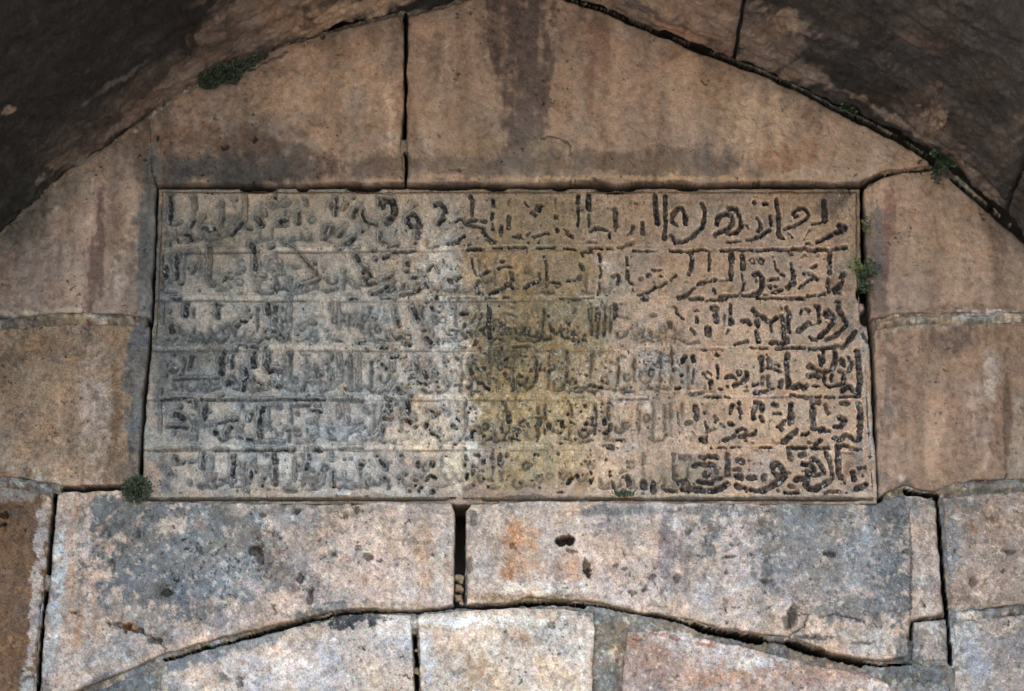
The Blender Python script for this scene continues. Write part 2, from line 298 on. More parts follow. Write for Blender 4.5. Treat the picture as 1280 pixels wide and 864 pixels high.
 (1215, 660, 10, 10, 0, (140, 104, 80), .8, .3, 'f'), (1262, 690, 20, 14, 0, (128, 116, 108), .7, .3, 'f'), (1235, 750, 60, 8, 0, (126, 110, 96), .8, .3, 'f'),
 (1225, 768, 60, 9, 0, (132, 132, 130), .9, .2, 'f'), (1205, 800, 16, 40, 10, (184, 180, 176), .9, .22, 'f'), (1262, 820, 26, 50, 0, (142, 130, 122), .8, .25, 'f'),
 (1222, 830, 16, 40, 0, (164, 162, 164), .8, .25, 'f'), (1210, 630, 30, 8, 0, (128, 122, 114), .8, .25, 'f'),
 # arch stones under the lintel
 (430, 778, 46, 12, -5, (60, 66, 72), 1, .2, 'f'), (250, 822, 60, 14, -18, (122, 130, 136), 1, .2, 'f'), (330, 800, 60, 10, -14, (140, 144, 148), .9, .22, 'f'),
 (215, 860, 20, 30, 0, (166, 160, 154), .7, .25, 'f'), (350, 840, 90, 36, 0, (204, 196, 194), .9, .25, 'f'), (490, 795, 30, 20, 0, (200, 196, 194), .9, .25, 'f'),
 (480, 840, 40, 30, 0, (206, 186, 168), .7, .3, 'f'), (275, 800, 20, 8, -15, (170, 180, 190), .8, .25, 'f'), (385, 770, 40, 5, -10, (80, 84, 86), .8, .25, 'f'),
 (300, 848, 20, 18, 0, (176, 160, 150), .6, .3, 'f'), (460, 772, 30, 6, 0, (84, 88, 90), .9, .2, 'f'), (280, 850, 8, 10, 0, (110, 112, 114), .9, .25, 'f'),
 (600, 778, 130, 8, 0, (222, 218, 212), 1, .18, 'f'), (690, 788, 60, 8, 0, (214, 206, 198), .9, .2, 'f'), (620, 830, 90, 40, 0, (208, 190, 170), .8, .3, 'f'),
 (655, 800, 14, 14, 0, (176, 136, 98), .8, .3, 'f'), (590, 840, 20, 30, 0, (170, 140, 112), .8, .3, 'f'), (690, 840, 30, 26, 0, (212, 186, 160), .8, .3, 'f'),
 (535, 820, 10, 40, 0, (206, 204, 204), .8, .25, 'f'), (630, 815, 8, 20, 0, (176, 140, 106), .7, .3, 's'), (730, 830, 8, 40, 0, (206, 198, 188), .8, .25, 'f'),
 (780, 775, 60, 9, 6, (122, 121, 117), 1, .3, 'f'),
 (860, 805, 60, 12, 15, (190, 180, 174), .9, .22, 'f'), (930, 825, 50, 20, 10, (196, 190, 188), .8, .22, 'f'), (820, 830, 44, 34, 0, (156, 128, 114), .75, .25, 'f'), (890, 828, 60, 14, 12, (186, 174, 168), .7, .3, 'f'), (960, 850, 50, 10, 5, (190, 176, 168), .6, .3, 'f'),
 (1000, 845, 70, 16, 5, (172, 140, 120), .8, .25, 'f'), (900, 846, 50, 14, 0, (172, 136, 114), .8, .3, 'f'), (1060, 840, 40, 12, 8, (182, 150, 130), .7, .3, 'f'),
 (850, 800, 60, 3, 14, (150, 104, 84), .8, .3, 'f'), (790, 800, 12, 10, 0, (150, 110, 92), .8, .3, 'f'), (1085, 858, 40, 10, 10, (196, 186, 180), .7, .25, 'f'),
 (1150, 840, 40, 22, 0, (110, 111, 108), 1, .3, 'f'), (975, 815, 14, 8, 10, (124, 130, 132), 1, .2, 'm'),
 # mortar and plaster smears
 (758, 830, 14, 60, 0, (134, 132, 128), 1, .3, 'f'),
]
SOFFIT_STAINS = [
 (400, -10, 170, 70, -20, (78, 62, 54), 1, .35, 'd'), (300, 50, 110, 50, -25, (76, 60, 52), .9, .35, 'd'), (210, 100, 120, 40, -36, (72, 59, 52), .9, .4, 'd'), (90, 180, 100, 34, -38, (66, 56, 50), .9, .4, 'd'), (230, 100, 60, 16, -35, (104, 84, 70), .9, .35, 'd'),
 (330, 20, 100, 50, -20, (112, 88, 70), 1, .3, 'd'), (420, 22, 90, 26, -15, (136, 110, 86), .9, .3, 'd'), (480, 6, 60, 14, -10, (138, 112, 90), .9, .3, 'd'),
 (270, 60, 40, 40, -30, (84, 66, 56), .9, .3, 'd'), (300, 90, 60, 10, -25, (116, 94, 76), .8, .3, 'd'), (385, 25, 12, 18, 0, (74, 54, 46), .9, .25, 'f'),
 (240, 40, 14, 34, 12, (46, 34, 28), .9, .25, 'f'), (290, 40, 34, 20, -25, (88, 66, 60), .6, .3, 'd'),
 (180, 130, 90, 14, -36, (92, 74, 64), 1, .3, 'd'), (90, 190, 80, 14, -36, (84, 70, 60), 1, .3, 'd'), (120, 155, 90, 26, -36, (66, 52, 46), .8, .3, 'd'),
 (145, 105, 70, 4, -32, (78, 72, 66), .8, .3, 'd'), (40, 90, 90, 10, -34, (52, 46, 42), .7, .3, 'd'), (10, 138, 12, 8, 0, (122, 98, 84), .9, .3, 'f'),
 (120, 40, 90, 10, -34, (44, 38, 34), .6, .3, 'd'), (20, 245, 60, 20, -40, (44, 44, 38), .9, .25, 'f'), (205, 60, 30, 30, 0, (42, 38, 38), .8, .3, 'd'),
 (820, 12, 110, 20, 18, (138, 106, 80), 1, .3, 'd'), (880, 30, 60, 26, 22, (122, 96, 78), .9, .3, 'd'), (880, 52, 60, 9, 24, (88, 62, 50), .9, .25, 'd'),
 (850, 40, 50, 8, 25, (150, 104, 78), .8, .3, 'd'), (800, 10, 60, 8, 20, (78, 66, 66), .8, .3, 'd'),
 (960, 60, 60, 40, 25, (104, 84, 72), 1, .3, 'd'), (985, 25, 50, 12, 25, (120, 98, 80), .8, .3, 'd'), (1020, 95, 50, 16, 27, (112, 92, 78), .9, .3, 'd'),
 (940, 20, 20, 20, 0, (86, 76, 72), .6, .3, 'd'), (1080, 80, 40, 70, 15, (46, 42, 42), .9, .3, 'd'), (1150, 50, 40, 14, 20, (82, 56, 46), .7, .3, 'd'),
 (1155, 135, 36, 34, 30, (84, 64, 54), .8, .28, 'f'), (1165, 140, 20, 20, 0, (150, 126, 104), .6, .28, 'f'), (1110, 105, 20, 10, 30, (56, 48, 44), .8, .3, 'f'),
 (1120, 150, 90, 7, 30, (118, 98, 80), 1, .28, 'd'), (1210, 215, 60, 7, 38, (108, 88, 72), .9, .28, 'd'), (1180, 175, 60, 16, 33, (94, 80, 72), .8, .3, 'd'),
 (1245, 190, 24, 60, 20, (74, 62, 54), .9, .3, 'd'), (1275, 150, 14, 40, 20, (86, 68, 58), .8, .3, 'd'), (1235, 250, 40, 8, 42, (96, 78, 66), .9, .3, 'd'),
 (1050, 40, 40, 20, 20, (62, 56, 56), .8, .3, 'd'),
]
# stones of the wall: outline, base colour, face offset (m), roughness, label
STONES = {
 'P1': ([(196,231),(187,215),(186.5,144),(215,125),(243,106),(285,88),(320,71),(345,62),(398,46),(450,32),(500,20),(504,30),(505,120),(503,170),(500,185),(504,200),(505,229),(430,229),(345,231),(300,230)],
        (123,102,87), 0.006, 1.0, 'tan pediment stone above the left half of the tablet'),
 'P2': ([(511,22),(540,14),(577,3),(600,-6),(640,-24),(680,-10),(705,2),(760,19),(808,40),(850,56),(880,70),(915,82),(960,99),(985,111),(1020,127),(1050,144),(1085,161),(1110,173),(1140,190),(1160,203),(1162,209),(1130,212),(1103,216),(1075,227),(1040,229),(1000,228),(960,227),(920,229),(880,229),(850,226),(815,229),(795,228),(770,233),(745,226),(700,229),(655,230),(620,228),(560,229),(509,229),(510,200),(509,185),(508,120)],
        (122,101,86), 0.010, 1.0, 'long pediment stone with a dark central streak'),
 'L1': ([(-60,366),(-52,356),(0,292),(47,247),(84,217),(141,179),(190.5,142),(190.5,216),(195,234),(193,300),(190,350),(188,397),(155,393),(80,392),(0,398),(-60,401)],
        (117,101,92), 0.004, 1.0, 'streaked upright stone left of the upper tablet'),
 'L2': ([(-60,412),(0,411),(80,405),(155,405),(187,408),(184,440),(179,490),(175,545),(173,590),(174,602),(150,607),(115,607),(80,608),(60,604),(30,598),(-60,597)],
        (132,112,93), 0.003, 1.15, 'brown mottled stone left of the lower tablet'),
 'R1': ([(1081,236),(1104,221),(1130,216),(1166,214),(1185,224),(1232,262),(1262,289),(1288,312),(1330,362),(1340,376),(1340,390),(1280,392),(1200,391),(1120,393),(1088,399),(1084,330),(1081,280)],
        (127,106,92), 0.004, 0.9, 'brown streaked stone right of the upper tablet'),
 'R2': ([(1092,412),(1130,406),(1200,404),(1340,403),(1340,600),(1280,600),(1215,601),(1180,610),(1168,615),(1150,613),(1130,607),(1118,612),(1099,621),(1096,560),(1094,480)],
        (133,109,92), 0.006, 0.9, 'tan stone with a pale streak right of the lower tablet'),
 'B0': ([(-60,610),(0,608),(40,614),(64,620),(66,627),(62,670),(58,715),(52,762),(48,796),(42,870),(38,930),(-60,930)],
        (122,94,72), 0.008, 1.3, 'brown corner stone with a whitish edge'),
 'B1': ([(72,622),(80,617),(110,617),(150,614),(182,628),(300,631),(430,631),(520,629),(564,630),(569,640),(568,700),(566,757),(520,763),(470,761),(430,763),(390,770),(345,782),(300,793),(250,805),(205,818),(193,824),(150,843),(85,868),(48,884),(50,870),(56,796),(58,765),(64,718),(68,672)],
        (192,172,159), 0.014, 1.5, 'pitted grey and pink lintel block left of the black slot'),
 'B2': ([(582,640),(590,631),(640,629),(700,628),(850,630),(1000,631),(1095,631),(1105,625),(1130,619),(1150,622),(1169,627),(1171,660),(1175,720),(1180,765),(1181,770),(1150,773),(1138,777),(1136,800),(1137,822),(1100,828),(1065,823),(1040,816),(1000,802),(985,796),(950,792),(900,785),(862,775),(835,770),(800,766),(760,756),(730,752),(690,751),(660,746),(640,755),(600,756),(584,756),(583,700)],
        (190,171,158), 0.012, 1.5, 'orange stained lintel block right of the black slot'),
 'B3': ([(1141,779),(1183,775),(1185,800),(1186,838),(1160,836),(1140,826)],
        (158,148,140), 0.010, 1.2, 'small block at the lower right end of the lintel'),
 'R3': ([(1178,623),(1215,618),(1270,616),(1340,615),(1340,757),(1270,757),(1230,761),(1190,767),(1187,730),(1182,680)],
        (160,142,130), 0.006, 1.3, 'mottled pinkish stone at the right edge'),
 'R4': ([(1192,778),(1230,773),(1280,769),(1340,768),(1340,935),(1195,935),(1193,850)],
        (160,150,143), 0.006, 1.3, 'pale stone in the lower right corner'),
 'V0': ([(195,836),(150,852),(105,869),(62,887),(40,935),(195,935)], (116,119,118), 0.002, 1.2, 'grey arch stone at the lower left'),
 'V1': ([(200,842),(204,832),(212,826),(255,813),(305,801),(350,789),(395,777),(435,770),(480,767),(514,768),(515,790),(517,830),(518,864),(519,935),(200,935)],
        (196,180,168), 0.006, 1.3, 'whitish arch stone with black lichen on its top'),
 'V2': ([(522,769),(570,764),(640,761),(700,761),(742,767),(744,790),(742,830),(740,935),(525,935),(525,830),(522,795)],
        (202,184,168), 0.010, 1.2, 'cream keystone below the black slot'),
 'V3': ([(784,790),(822,786),(862,795),(900,802),(950,814),(985,822),(1030,834),(1080,842),(1110,854),(1120,870),(1125,935),(776,935),(778,840)],
        (172,150,138), 0.008, 1.5, 'reddish arch stone with white patches'),
 'V4': ([(1128,858),(1150,850),(1188,848),(1190,935),(1132,935)], (128,127,123), -0.004, 1.2, 'grey stone under the right end of the lintel'),
}
# pits and knocked out holes: x, y, rx, ry, depth m
PITS = [(707,678,12,6.5,.05),(715,690,8,3,.012),(733,708,4,11,.02),(735,716,4,6,.03),(318,690,7,6,.02),(326,700,4,8,.014),(208,742,8,5,.014),(250,690,4,4,.01),
 (141,178,4,4,.03),(198,173,3,2,.015),(181,200,2,2,.012),(281,185,5,4,.02),(319,176,3,5,.015),(403,44,3,7,.03),(376,40,3,4,.02),(376,725,4,7,.014),(388,748,3,9,.012),
 (1036,694,8,3,.016),(912,697,9,2,.01),(873,696,4,2,.012),(1134,690,6,4,.012),(640,684,4,3,.01),(908,716,2,3,.01),(906,756,2,8,.006),(958,728,8,3,.01),
 (460,698,6,4,.014),(475,702,4,3,.012),(447,640,4,3,.01),(330,646,5,3,.01),(372,642,3,3,.012),(160,786,6,4,.02),(176,790,4,4,.016),(148,782,10,2,.012),(195,802,10,4,.015),
 (418,695,3,3,.012),(432,648,3,3,.01),(815,723,5,3,.012),(806,738,3,4,.012),(780,712,5,2,.01),(790,742,4,4,.01),(860,668,4,3,.01),(845,724,3,5,.012),(770,708,3,2,.01),
 (1216,728,5,6,.008),(1262,690,8,3,.01),(4,645,6,4,.02),(3,657,5,3,.02),(93,766,5,2,.012),(173,668,3,6,.008),(141,708,3,9,.008),(300,848,6,3,.012),(690,782,4,5,.01),(633,790,2,3,.01),
 (990,772,6,14,.010),(1020,798,24,3,.008),(1080,805,14,2,.008),(1085,620,0.1,0.1,0),(560,205,1,1,.01),(1258,606,3,12,.012),(1225,606,6,3,.02),(1100,290,1,1,.01),
 (300,855,4,4,.01),(592,651,4,10,.004),(587,708,4,10,.006)]
# long cracks and scratches: width px, depth m, points
CRACKS = [(1.6,.008,[(135,781),(152,786),(175,792),(195,800),(208,810),(207,824)]),(1.2,.005,[(1137,640),(1139,700),(1137,776)]),
 (1.3,.006,[(985,797),(1005,784),(1010,768),(1000,766)]),(1.3,.004,[(675,175),(690,172),(705,176),(713,186),(712,196)]),
 (1.5,.005,[(1025,772),(1050,770),(1075,777)]),(1.4,.004,[(310,90),(335,78),(360,66)]),
 (1.0,.002,[(560,214),(580,213)])]
# where mortar is missing and the joint is open and dark: width px, points
OPEN = [(1.8,[(205,824),(260,809),(300,799),(345,787),(390,775),(430,767),(470,764),(520,765),(566,759),(640,757),(690,753),(730,755),(760,758),(800,768),(835,774),(862,783),(900,790),(950,799),(985,804),(1010,812),(1050,822),(1100,832),(1140,830)]),(1.6,[(1181,772),(1140,778),(1138,800)]),(4.5,[(507,18),(508,110),(505,170)]),(3.6,[(507,190),(508,230)]),(14,[(575,628),(574,700),(574,752)]),(9,[(560,628),(600,628)]),(5,[(600,629),(640,627)]),
 (3.2,[(195,236),(191,330),(188,400)]),(4.0,[(181,485),(182,500)]),(4,[(178,530),(178,545)]),(4.5,[(176,555),(175,604)]),(3.5,[(200,233),(320,233),(420,234),(500,234)]),
 (5,[(1077,234),(1079,300),(1083,372)]),(4.5,[(1092,520),(1096,570),(1098,620)]),(5,[(1170,618),(1174,660),(1178,720),(1184,775),(1189,828)]),
 (5,[(1133,613),(1150,618),(1172,618)]),(6,[(80,612),(120,611),(150,611)]),(6,[(70,620),(66,660),(61,715)]),(4,[(58,740),(53,796),(47,864)]),
 (4,[(1075,232),(1103,219),(1165,212)]),(4,[(640,232),(770,234),(900,232),(1075,231)]),(3,[(600,760),(640,759),(660,752),(730,757)]),
 (8,[(868,783),(900,791),(950,800)]),(8,[(985,803),(1010,812),(1050,822),(1075,828)]),(4,[(390,774),(345,786),(300,799)]),(4,[(260,808),(240,814)]),(3,[(230,818),(205,824)]),
 (4.5,[(518,795),(520,830),(521,864)]),(9,[(915,79),(985,108),(1050,141),(1120,174),(1172,206)]),(8,[(705,1),(760,18),(850,54),(915,79)]),(6,[(1190,226),(1232,257),(1285,303)]),
 (3,[(800,765),(835,772),(862,782)]),(3,[(430,766),(470,764)]),(4,[(345,66),(398,46)])]
# mortar squeezed proud of the face: width px, height m, points
BEADS = [(6,.003,[(0,294),(47,249),(84,219),(141,181),(190,144),(243,108),(330,70)]),(7,.010,[(-60,404),(20,404),(80,398),(150,400)]),(7,.012,[(1100,406),(1150,400),(1200,398),(1280,396),(1340,396)]),(8,.008,[(1180,612),(1215,609),(1290,607)]),
 (7,.006,[(-40,603),(40,606),(62,612)]),(8,.006,[(1195,770),(1250,764),(1330,762)]),(16,.004,[(759,780),(760,870),(758,935)]),(14,.006,[(780,776),(830,782),(862,788)]),
 (9,.006,[(965,808),(978,812)]),(12,.002,[(1100,838),(1140,842),(1185,842)]),(8,.004,[(1135,812),(1138,835)]),(5,.003,[(1090,405),(1092,450),(1094,500)])]

# ------------------------------------------------------------------ the carved inscription: strokes traced tile by tile
# tile key = photo position of its corner; points are in tenths of the enlarged tile; "width darkness: x,y x,y ..."
STROKES = {
 (950,230): """6 1:185,140 180,200 205,290 205,400 205,470 205,540 250,555|5 1:60,190 85,185|5 1:120,310 125,420|5 1:110,470 60,500 10,540|5 1:350,310 385,260 450,235 500,255 530,310 480,370 380,420 270,460|6 .8:375,325 400,315|8 1:690,165 695,250 700,370|4 .9:660,385 560,410|3 .6:560,460 510,500 480,570|4 1:500,610 540,615|10 .9:860,430 910,450|6 1:870,490 820,500|6 1:770,530 700,565 620,600|4 .8:310,500 350,540""",
 (810,230): """6.5 1:80,110 85,220 95,310 105,400|6 .95:190,110 190,200 190,300 190,400 190,470 180,560|6 1:330,240 270,300 260,380 310,415|6 1:370,240 400,320 405,400|6 1:580,190 610,260 610,340 590,430 500,520 400,590 300,600 255,530|7 1:740,400 760,320 830,290 900,320 915,390 860,450 770,490 720,520|7 1:870,240 940,245 975,320|6 1:1000,370 1000,440 940,500 860,510|8 1:1145,175|6 1:1240,190 1275,190|5 .8:1170,340 1200,390 1215,450 1180,480|5 1:1230,520 1120,570 1060,580|4 1:980,590 850,605|4 .7:1060,420 1080,450""",
 (670,230): """6 1:15,240 60,205|5 .5:215,120 215,220|5 .9:215,320 215,335|6 1:450,110 450,180|4 .9:455,220 450,290 460,360 450,430|7 1:570,100 560,170 565,250|4 .7:565,310 570,440|4 1:575,490 640,440 680,440 760,475|5 .8:650,465 690,465|4 1:795,495 785,550|6 1:845,240 850,330 860,430|5 .7:1040,430 1020,500 980,520|6 .8:1140,390 1140,500|4 1:20,530 80,510 130,505|5 .9:230,460 230,485|4 .8:300,460 340,480|5 .9:340,510 390,540|5 .8:30,600|4 .6:540,600 640,600|4 .7:850,480|4 .5:1060,580 960,620|3 .4:1020,160 1020,250""",
 (530,230): """7 1:120,200 170,185 215,230 225,270|6 1:200,310 210,350 150,400|6 1:495,110 520,180 520,220|5 .8:510,240 510,320|5 1:735,150 740,210|5 .9:735,290 730,340|4 .8:735,400 735,460|4 .5:905,160 905,200|6 .8:900,320 905,380 900,440|4 .9:1080,180 1110,210|7 1:1230,250 1220,210|5 1:1150,280 1185,310|4 .9:340,380 370,360 430,360|7 1:440,390 480,420|5 1:410,440|6 1:490,370 550,360|6 1:620,370 650,380|5 1:530,435 640,450|6 1:640,490 680,570 750,600|4 .8:570,550|5 1:430,530 350,590 250,620|4 .7:150,630 60,660|5 .8:830,420 820,480 820,520|5 .9:1010,510 1020,550|4 .8:960,540 1050,550|4 .8:1100,520 1130,500|4 .9:1160,540 1210,540 1270,510|5 .8:1110,605|6 .9:485,620|3 .6:350,290 370,260|4 .6:240,450""",
 (390,230): """9 1:740,140 780,160 850,150 870,200 870,300 800,380|7 .9:760,220 730,180|6.5 1:1080,300 1140,360 1140,430 1060,430 1010,380 1030,330 1080,300|6 1:1130,490 1120,550|5 1:1100,600|5 .7:200,170 205,210|4 .8:255,130 255,220 250,300|6 .7:440,120|6 .9:470,240 450,280 430,320|4 .9:540,250 530,330 590,390 680,410|5 .7:160,440 130,500 140,560|5 .6:215,430 200,520|5 .9:320,490 290,530|6 .9:440,555 400,590 350,615|5 1:530,475|4 .7:720,480 720,580 800,610|4 .5:370,190 330,250|3 .7:810,655 850,650 920,625|4 .5:370,420 330,480|3 .6:1080,190 1120,200""",
 (250,230): """5 .9:20,450 150,450|5 .9:330,520 350,500 400,450 440,390|7 1:590,330 620,370 650,410|5 .9:800,120|9 .5:750,190 800,210|8 .45:890,200 930,180|7 1:860,370 910,370|4 .9:1040,280 1045,400|6 .9:540,610 570,650|4 .9:780,640 750,655|3 .9:1135,455|4 .6:360,220|5 .35:480,100 480,380|4 .7:500,450 540,460|4 .5:390,150 340,140|5 .5:820,420 930,410|4 .5:230,180 240,350 200,450|4 .4:680,250 700,320|4 .4:1120,150 1140,210""",
 (390,300): """6 .9:470,150 500,200|4 .6:510,230 550,270|6 1:580,290 540,330|5 1:540,380 580,400 620,370 600,330|6 .8:580,450 670,430|5 1:640,550 740,520 800,465|3 .6:800,465 880,420|4 .7:740,400 790,390|4 1:820,375 860,345|6 .9:680,190|6 .9:765,165 800,145|6 .9:1015,215 1015,235|6 .9:1005,305|4 .9:1070,375 1120,372|5 .9:1240,290 1280,250|5 .8:950,560 1050,555 1150,500 1210,440|4 .9:640,90 660,85|4 1:810,55|3 .6:420,70 520,70|4 .8:400,605 430,605|3 .9:740,600 870,605|5 .8:1230,470|5 .7:510,460|3 .6:310,460 370,400 430,440 470,500|4 .5:330,320 350,300|3 .8:860,105 900,100 940,98 1000,105 1100,90|3 .7:280,90 330,70""",
 (250,300): """6 1:540,30 570,100|6 1:585,160 580,290|6 .5:90,60 100,200 85,320 95,420 130,470|5 .8:240,420 270,380|6 .6:380,340 460,300|9 .55:420,445|8 .5:740,200 800,190 850,230 820,290 750,290 720,250|3 .7:880,0 1000,60 1100,180 1200,290 1250,350|3 .6:790,350 900,340|4 .5:930,430 960,500 1040,550 1180,500 1250,480|3 .5:1000,280 1060,270|4 .7:1050,465 1150,445 1280,390|6 .7:1220,230|4 .7:640,365 690,365|4 .8:780,290|4 .4:180,430 300,480|4 .5:560,330 620,420 600,520|4 .4:600,80 630,280|4 .5:430,545|4 .6:1000,480|4 .6:1140,480|4 .6:930,600 980,600|4 .7:700,655""",
 (530,300): """4 .8:515,170 520,280 555,350|4 1:600,355 700,310|4 1:790,290 850,265 930,270|6 .8:930,330 945,400|7 .9:880,460 910,450|6 .9:940,490|5 1:860,490 760,530 700,550|5 .8:580,420 555,480 570,540 620,560|4 .9:820,205 850,205|6 .9:1080,480 1200,430|4 .7:1230,330 1240,400|5 .9:40,290 80,250|5 .7:120,260 150,320|7 1:270,400 280,420|4 .8:215,380|4 1:330,365 400,380|4 .9:380,340 350,410|4 .9:40,480|4 .8:15,430|5 1:135,575 140,605|5 1:470,80 600,80|4 .9:640,75|4 1:740,65 1080,60|4 .7:300,600 380,600|3 .6:400,600 540,605|5 .9:250,20 360,5|4 .7:250,490|4 .7:660,600 760,605|4 .8:850,590 900,590|3 .5:1000,350""",
 (670,300): """4 .9:0,65 200,65|3 .9:300,75 380,80 440,90|5 .9:490,115 600,105|4 1:570,70 700,70|4 1:760,75 820,75|4 .8:880,60 1050,20|4 .9:1040,90 1100,95|3 .9:1130,98 1280,95|4 .8:90,150 110,240 120,400|4 .9:140,430 250,440|4 1:330,420 415,415|6 .8:460,390 480,360|6 1:480,240 500,290|5 .8:490,130 500,150|5 .8:680,130 690,200|4 .8:680,260 700,330 690,370|4 .7:680,420 685,480 665,560|5 1:970,170 980,240|5 .9:975,300 980,390|5 1:1000,425 1025,440|4 .7:1030,500 1050,530|6 .8:830,370 870,350|5 .8:890,360 880,450|5 .6:830,530|7 .7:1130,390|8 1:1210,350|4 1:1200,540 1100,570|4 1:1280,480 1240,520|6 1:1160,605 1200,600|3 .7:250,600 480,610 620,590|3 .8:760,570|4 .5:740,240 740,270""",
 (810,300): """4 .9:250,100 290,100|5 1:320,100 380,100|4 1:420,105 480,95 600,80 660,105|5 1:780,100 850,95|4 1:860,85 1000,90 1090,85 1180,95 1280,90|6 1:470,120 475,220 465,290|4 .9:450,320 440,350|4 .9:660,110 665,220 655,300|8 1:895,130 900,240|7 1:895,260 890,400|7 1:1015,150 1020,290|3 .9:1010,330 1015,400|4 .9:1030,440 1020,500|3 .8:1005,520 980,545|3 .7:880,410 780,415|5 1:720,400 700,415 600,430 530,455|4 1:500,490 450,530|6 1:440,555 400,580 330,600|3 .8:1090,195 1115,170 1140,185 1140,215 1110,225 1090,195|4 .9:1180,185 1210,165 1240,190 1235,225 1200,235 1190,205|7 1:1140,350 1180,330 1220,370 1225,470 1190,540|4 .9:1180,545 1130,540|4 .8:1160,400 1165,420|6 .8:710,510 720,540|5 1:450,610 590,605|4 .9:620,625 830,620|5 1:780,585 900,575 1150,575|5 .9:1180,600 1280,600|3 .9:0,540 80,490 120,480|4 .8:140,470 200,430|4 .9:250,400 310,355|7 .9:0,360|3 .9:50,300 150,295|6 .9:145,365|5 .8:70,430|4 .6:400,430 430,430|3 .5:300,10 380,5""",
 (950,300): """5 1:60,85 200,85 300,85|6 1:360,80 500,75|5 1:520,95 590,95|6 1:620,80 720,90|6 .9:780,80 930,60|5 .9:330,120 345,130|4 .7:340,220 345,240|6 1:350,290 355,310|7 1:365,350 365,450|7 1:340,440 300,490|5 1:430,490 500,430 560,395|7 1:560,360 610,395|6 1:480,335 530,340|5 .9:560,270 610,250|6 1:750,110 755,220 750,330|6 .9:740,400 730,490|5 1:520,575 600,575 700,555|6 1:740,530|7 1:800,510 850,475|7 1:880,380 910,340|6 1:860,460 885,420|4 .8:800,545 870,545|3 .7:450,160 480,142 515,155|4 .6:690,180|4 .8:140,155|4 .8:160,210 180,280 205,315|5 1:230,345 260,350|5 1:100,405 200,390|8 1:110,475|6 1:180,475|5 .9:140,545 240,510|3 .8:50,560 90,565|4 1:30,600 200,602|4 1:220,605 290,605|6 1:340,610 470,605|3 .8:0,170 40,190 40,230|5 1:0,330 35,370 35,470 0,540|3 .6:440,265""",
 (950,365): """5 1:30,235 70,280 110,290|6 .9:140,290 185,250|4 .9:125,310 130,390|6 1:120,520 200,525|7 1:250,535 300,510 300,480|6 1:240,230 260,330 260,400 265,480|7 .8:290,150 320,220|6 .9:310,230 310,330 320,400|5 .6:230,130 240,160|4 1:450,160 440,210|5 .8:500,160 530,180 530,205|6 .9:600,130 630,130 635,200 640,290|3 .7:630,315 560,330|7 .9:530,310 470,360 410,400|7 .9:700,240 710,200 740,190 785,230 785,300|7 1:760,340 720,390 640,460|5 .9:600,490 560,490 540,455|6 .5:740,250|8 .85:840,90 850,170 880,210|7 .9:900,250 930,310|5 1:930,340 860,400|7 .9:840,420 780,470 720,485|7 1:1020,410 970,480 920,550|5 .7:820,550 900,580|4 .9:0,580 60,580|5 1:180,590 320,575 480,580|5 .9:540,590 640,590|5 1:670,580 810,575|4 .5:870,520|5 .6:1100,430 1150,520""",
 (810,365): """4 .8:285,130 310,170|4 1:310,200 340,230 380,270|5 1:530,250 525,300|4 .8:505,180 540,175|6 .8:470,380 500,420|10 .9:640,370 650,420|8 .9:700,150 740,150|7 1:725,220 735,290|3 .7:820,210 820,330|5 .9:885,110 885,200|8 1:890,280 890,310|7 .8:1010,290 1060,285 1090,320|4 .7:870,380 850,420|5 1:930,545 1000,520 1070,505|7 1:1130,170 1170,220|8 1:1170,290 1170,330|7 1:1165,410 1175,470 1190,500|7 1:1220,240 1270,290|7 .7:230,310 240,350|6 .6:50,225 85,225|5 .6:430,535 540,515|3 1:1100,575 1160,580|4 .9:1200,575 1280,575|3 .5:580,600 820,590|5 .5:1070,400|3 .5:600,220 620,250|3 .5:80,140|4 .4:220,500 350,540""",
 (670,365): """6 .8:850,110 855,180 840,250|4 .7:680,200 680,280|4 .7:650,210 640,280|4 .6:740,200 740,280|4 .5:420,150 400,220|5 .5:570,150 580,240|5 .8:350,310|6 .9:400,490 450,500|5 .7:500,490 530,500|6 .8:135,230|7 .9:1150,50 1190,50|5 .8:910,100|6 .6:1260,220|4 .6:400,60 500,60|4 .5:700,100 700,150|5 .6:20,240|4 .6:340,240|4 .4:880,230 1000,260|4 .5:640,430|5 .4:450,350|4 .6:580,100|3 .4:850,380 990,400""",
 (530,365): """6 .9:690,120 695,200 690,300|6 .8:690,320 700,460|5 .7:820,300 820,420|4 1:385,215 460,215|5 .7:620,215 600,235|6 1:25,470 70,510|5 .8:80,130 100,165|5 .9:20,90|5 .9:160,185|4 .8:160,130|5 .7:435,320 430,350|4 .9:290,380 350,390|5 .8:460,400 510,400|5 .8:560,500 540,540|5 .8:650,360 600,385|4 .7:1020,410|5 .6:1220,240|5 .5:1220,300|5 .7:70,570|5 .6:830,580|5 .6:950,570 1130,560|4 .6:850,500|4 .5:540,230 520,300|4 .9:800,130|4 .7:290,220|4 .5:1100,200 1110,260|4 .6:860,200 980,240|5 .7:370,560 430,570|4 1:135,50|4 .6:250,50 290,80|5 .4:70,300 90,440|4 .5:900,120 960,150""",
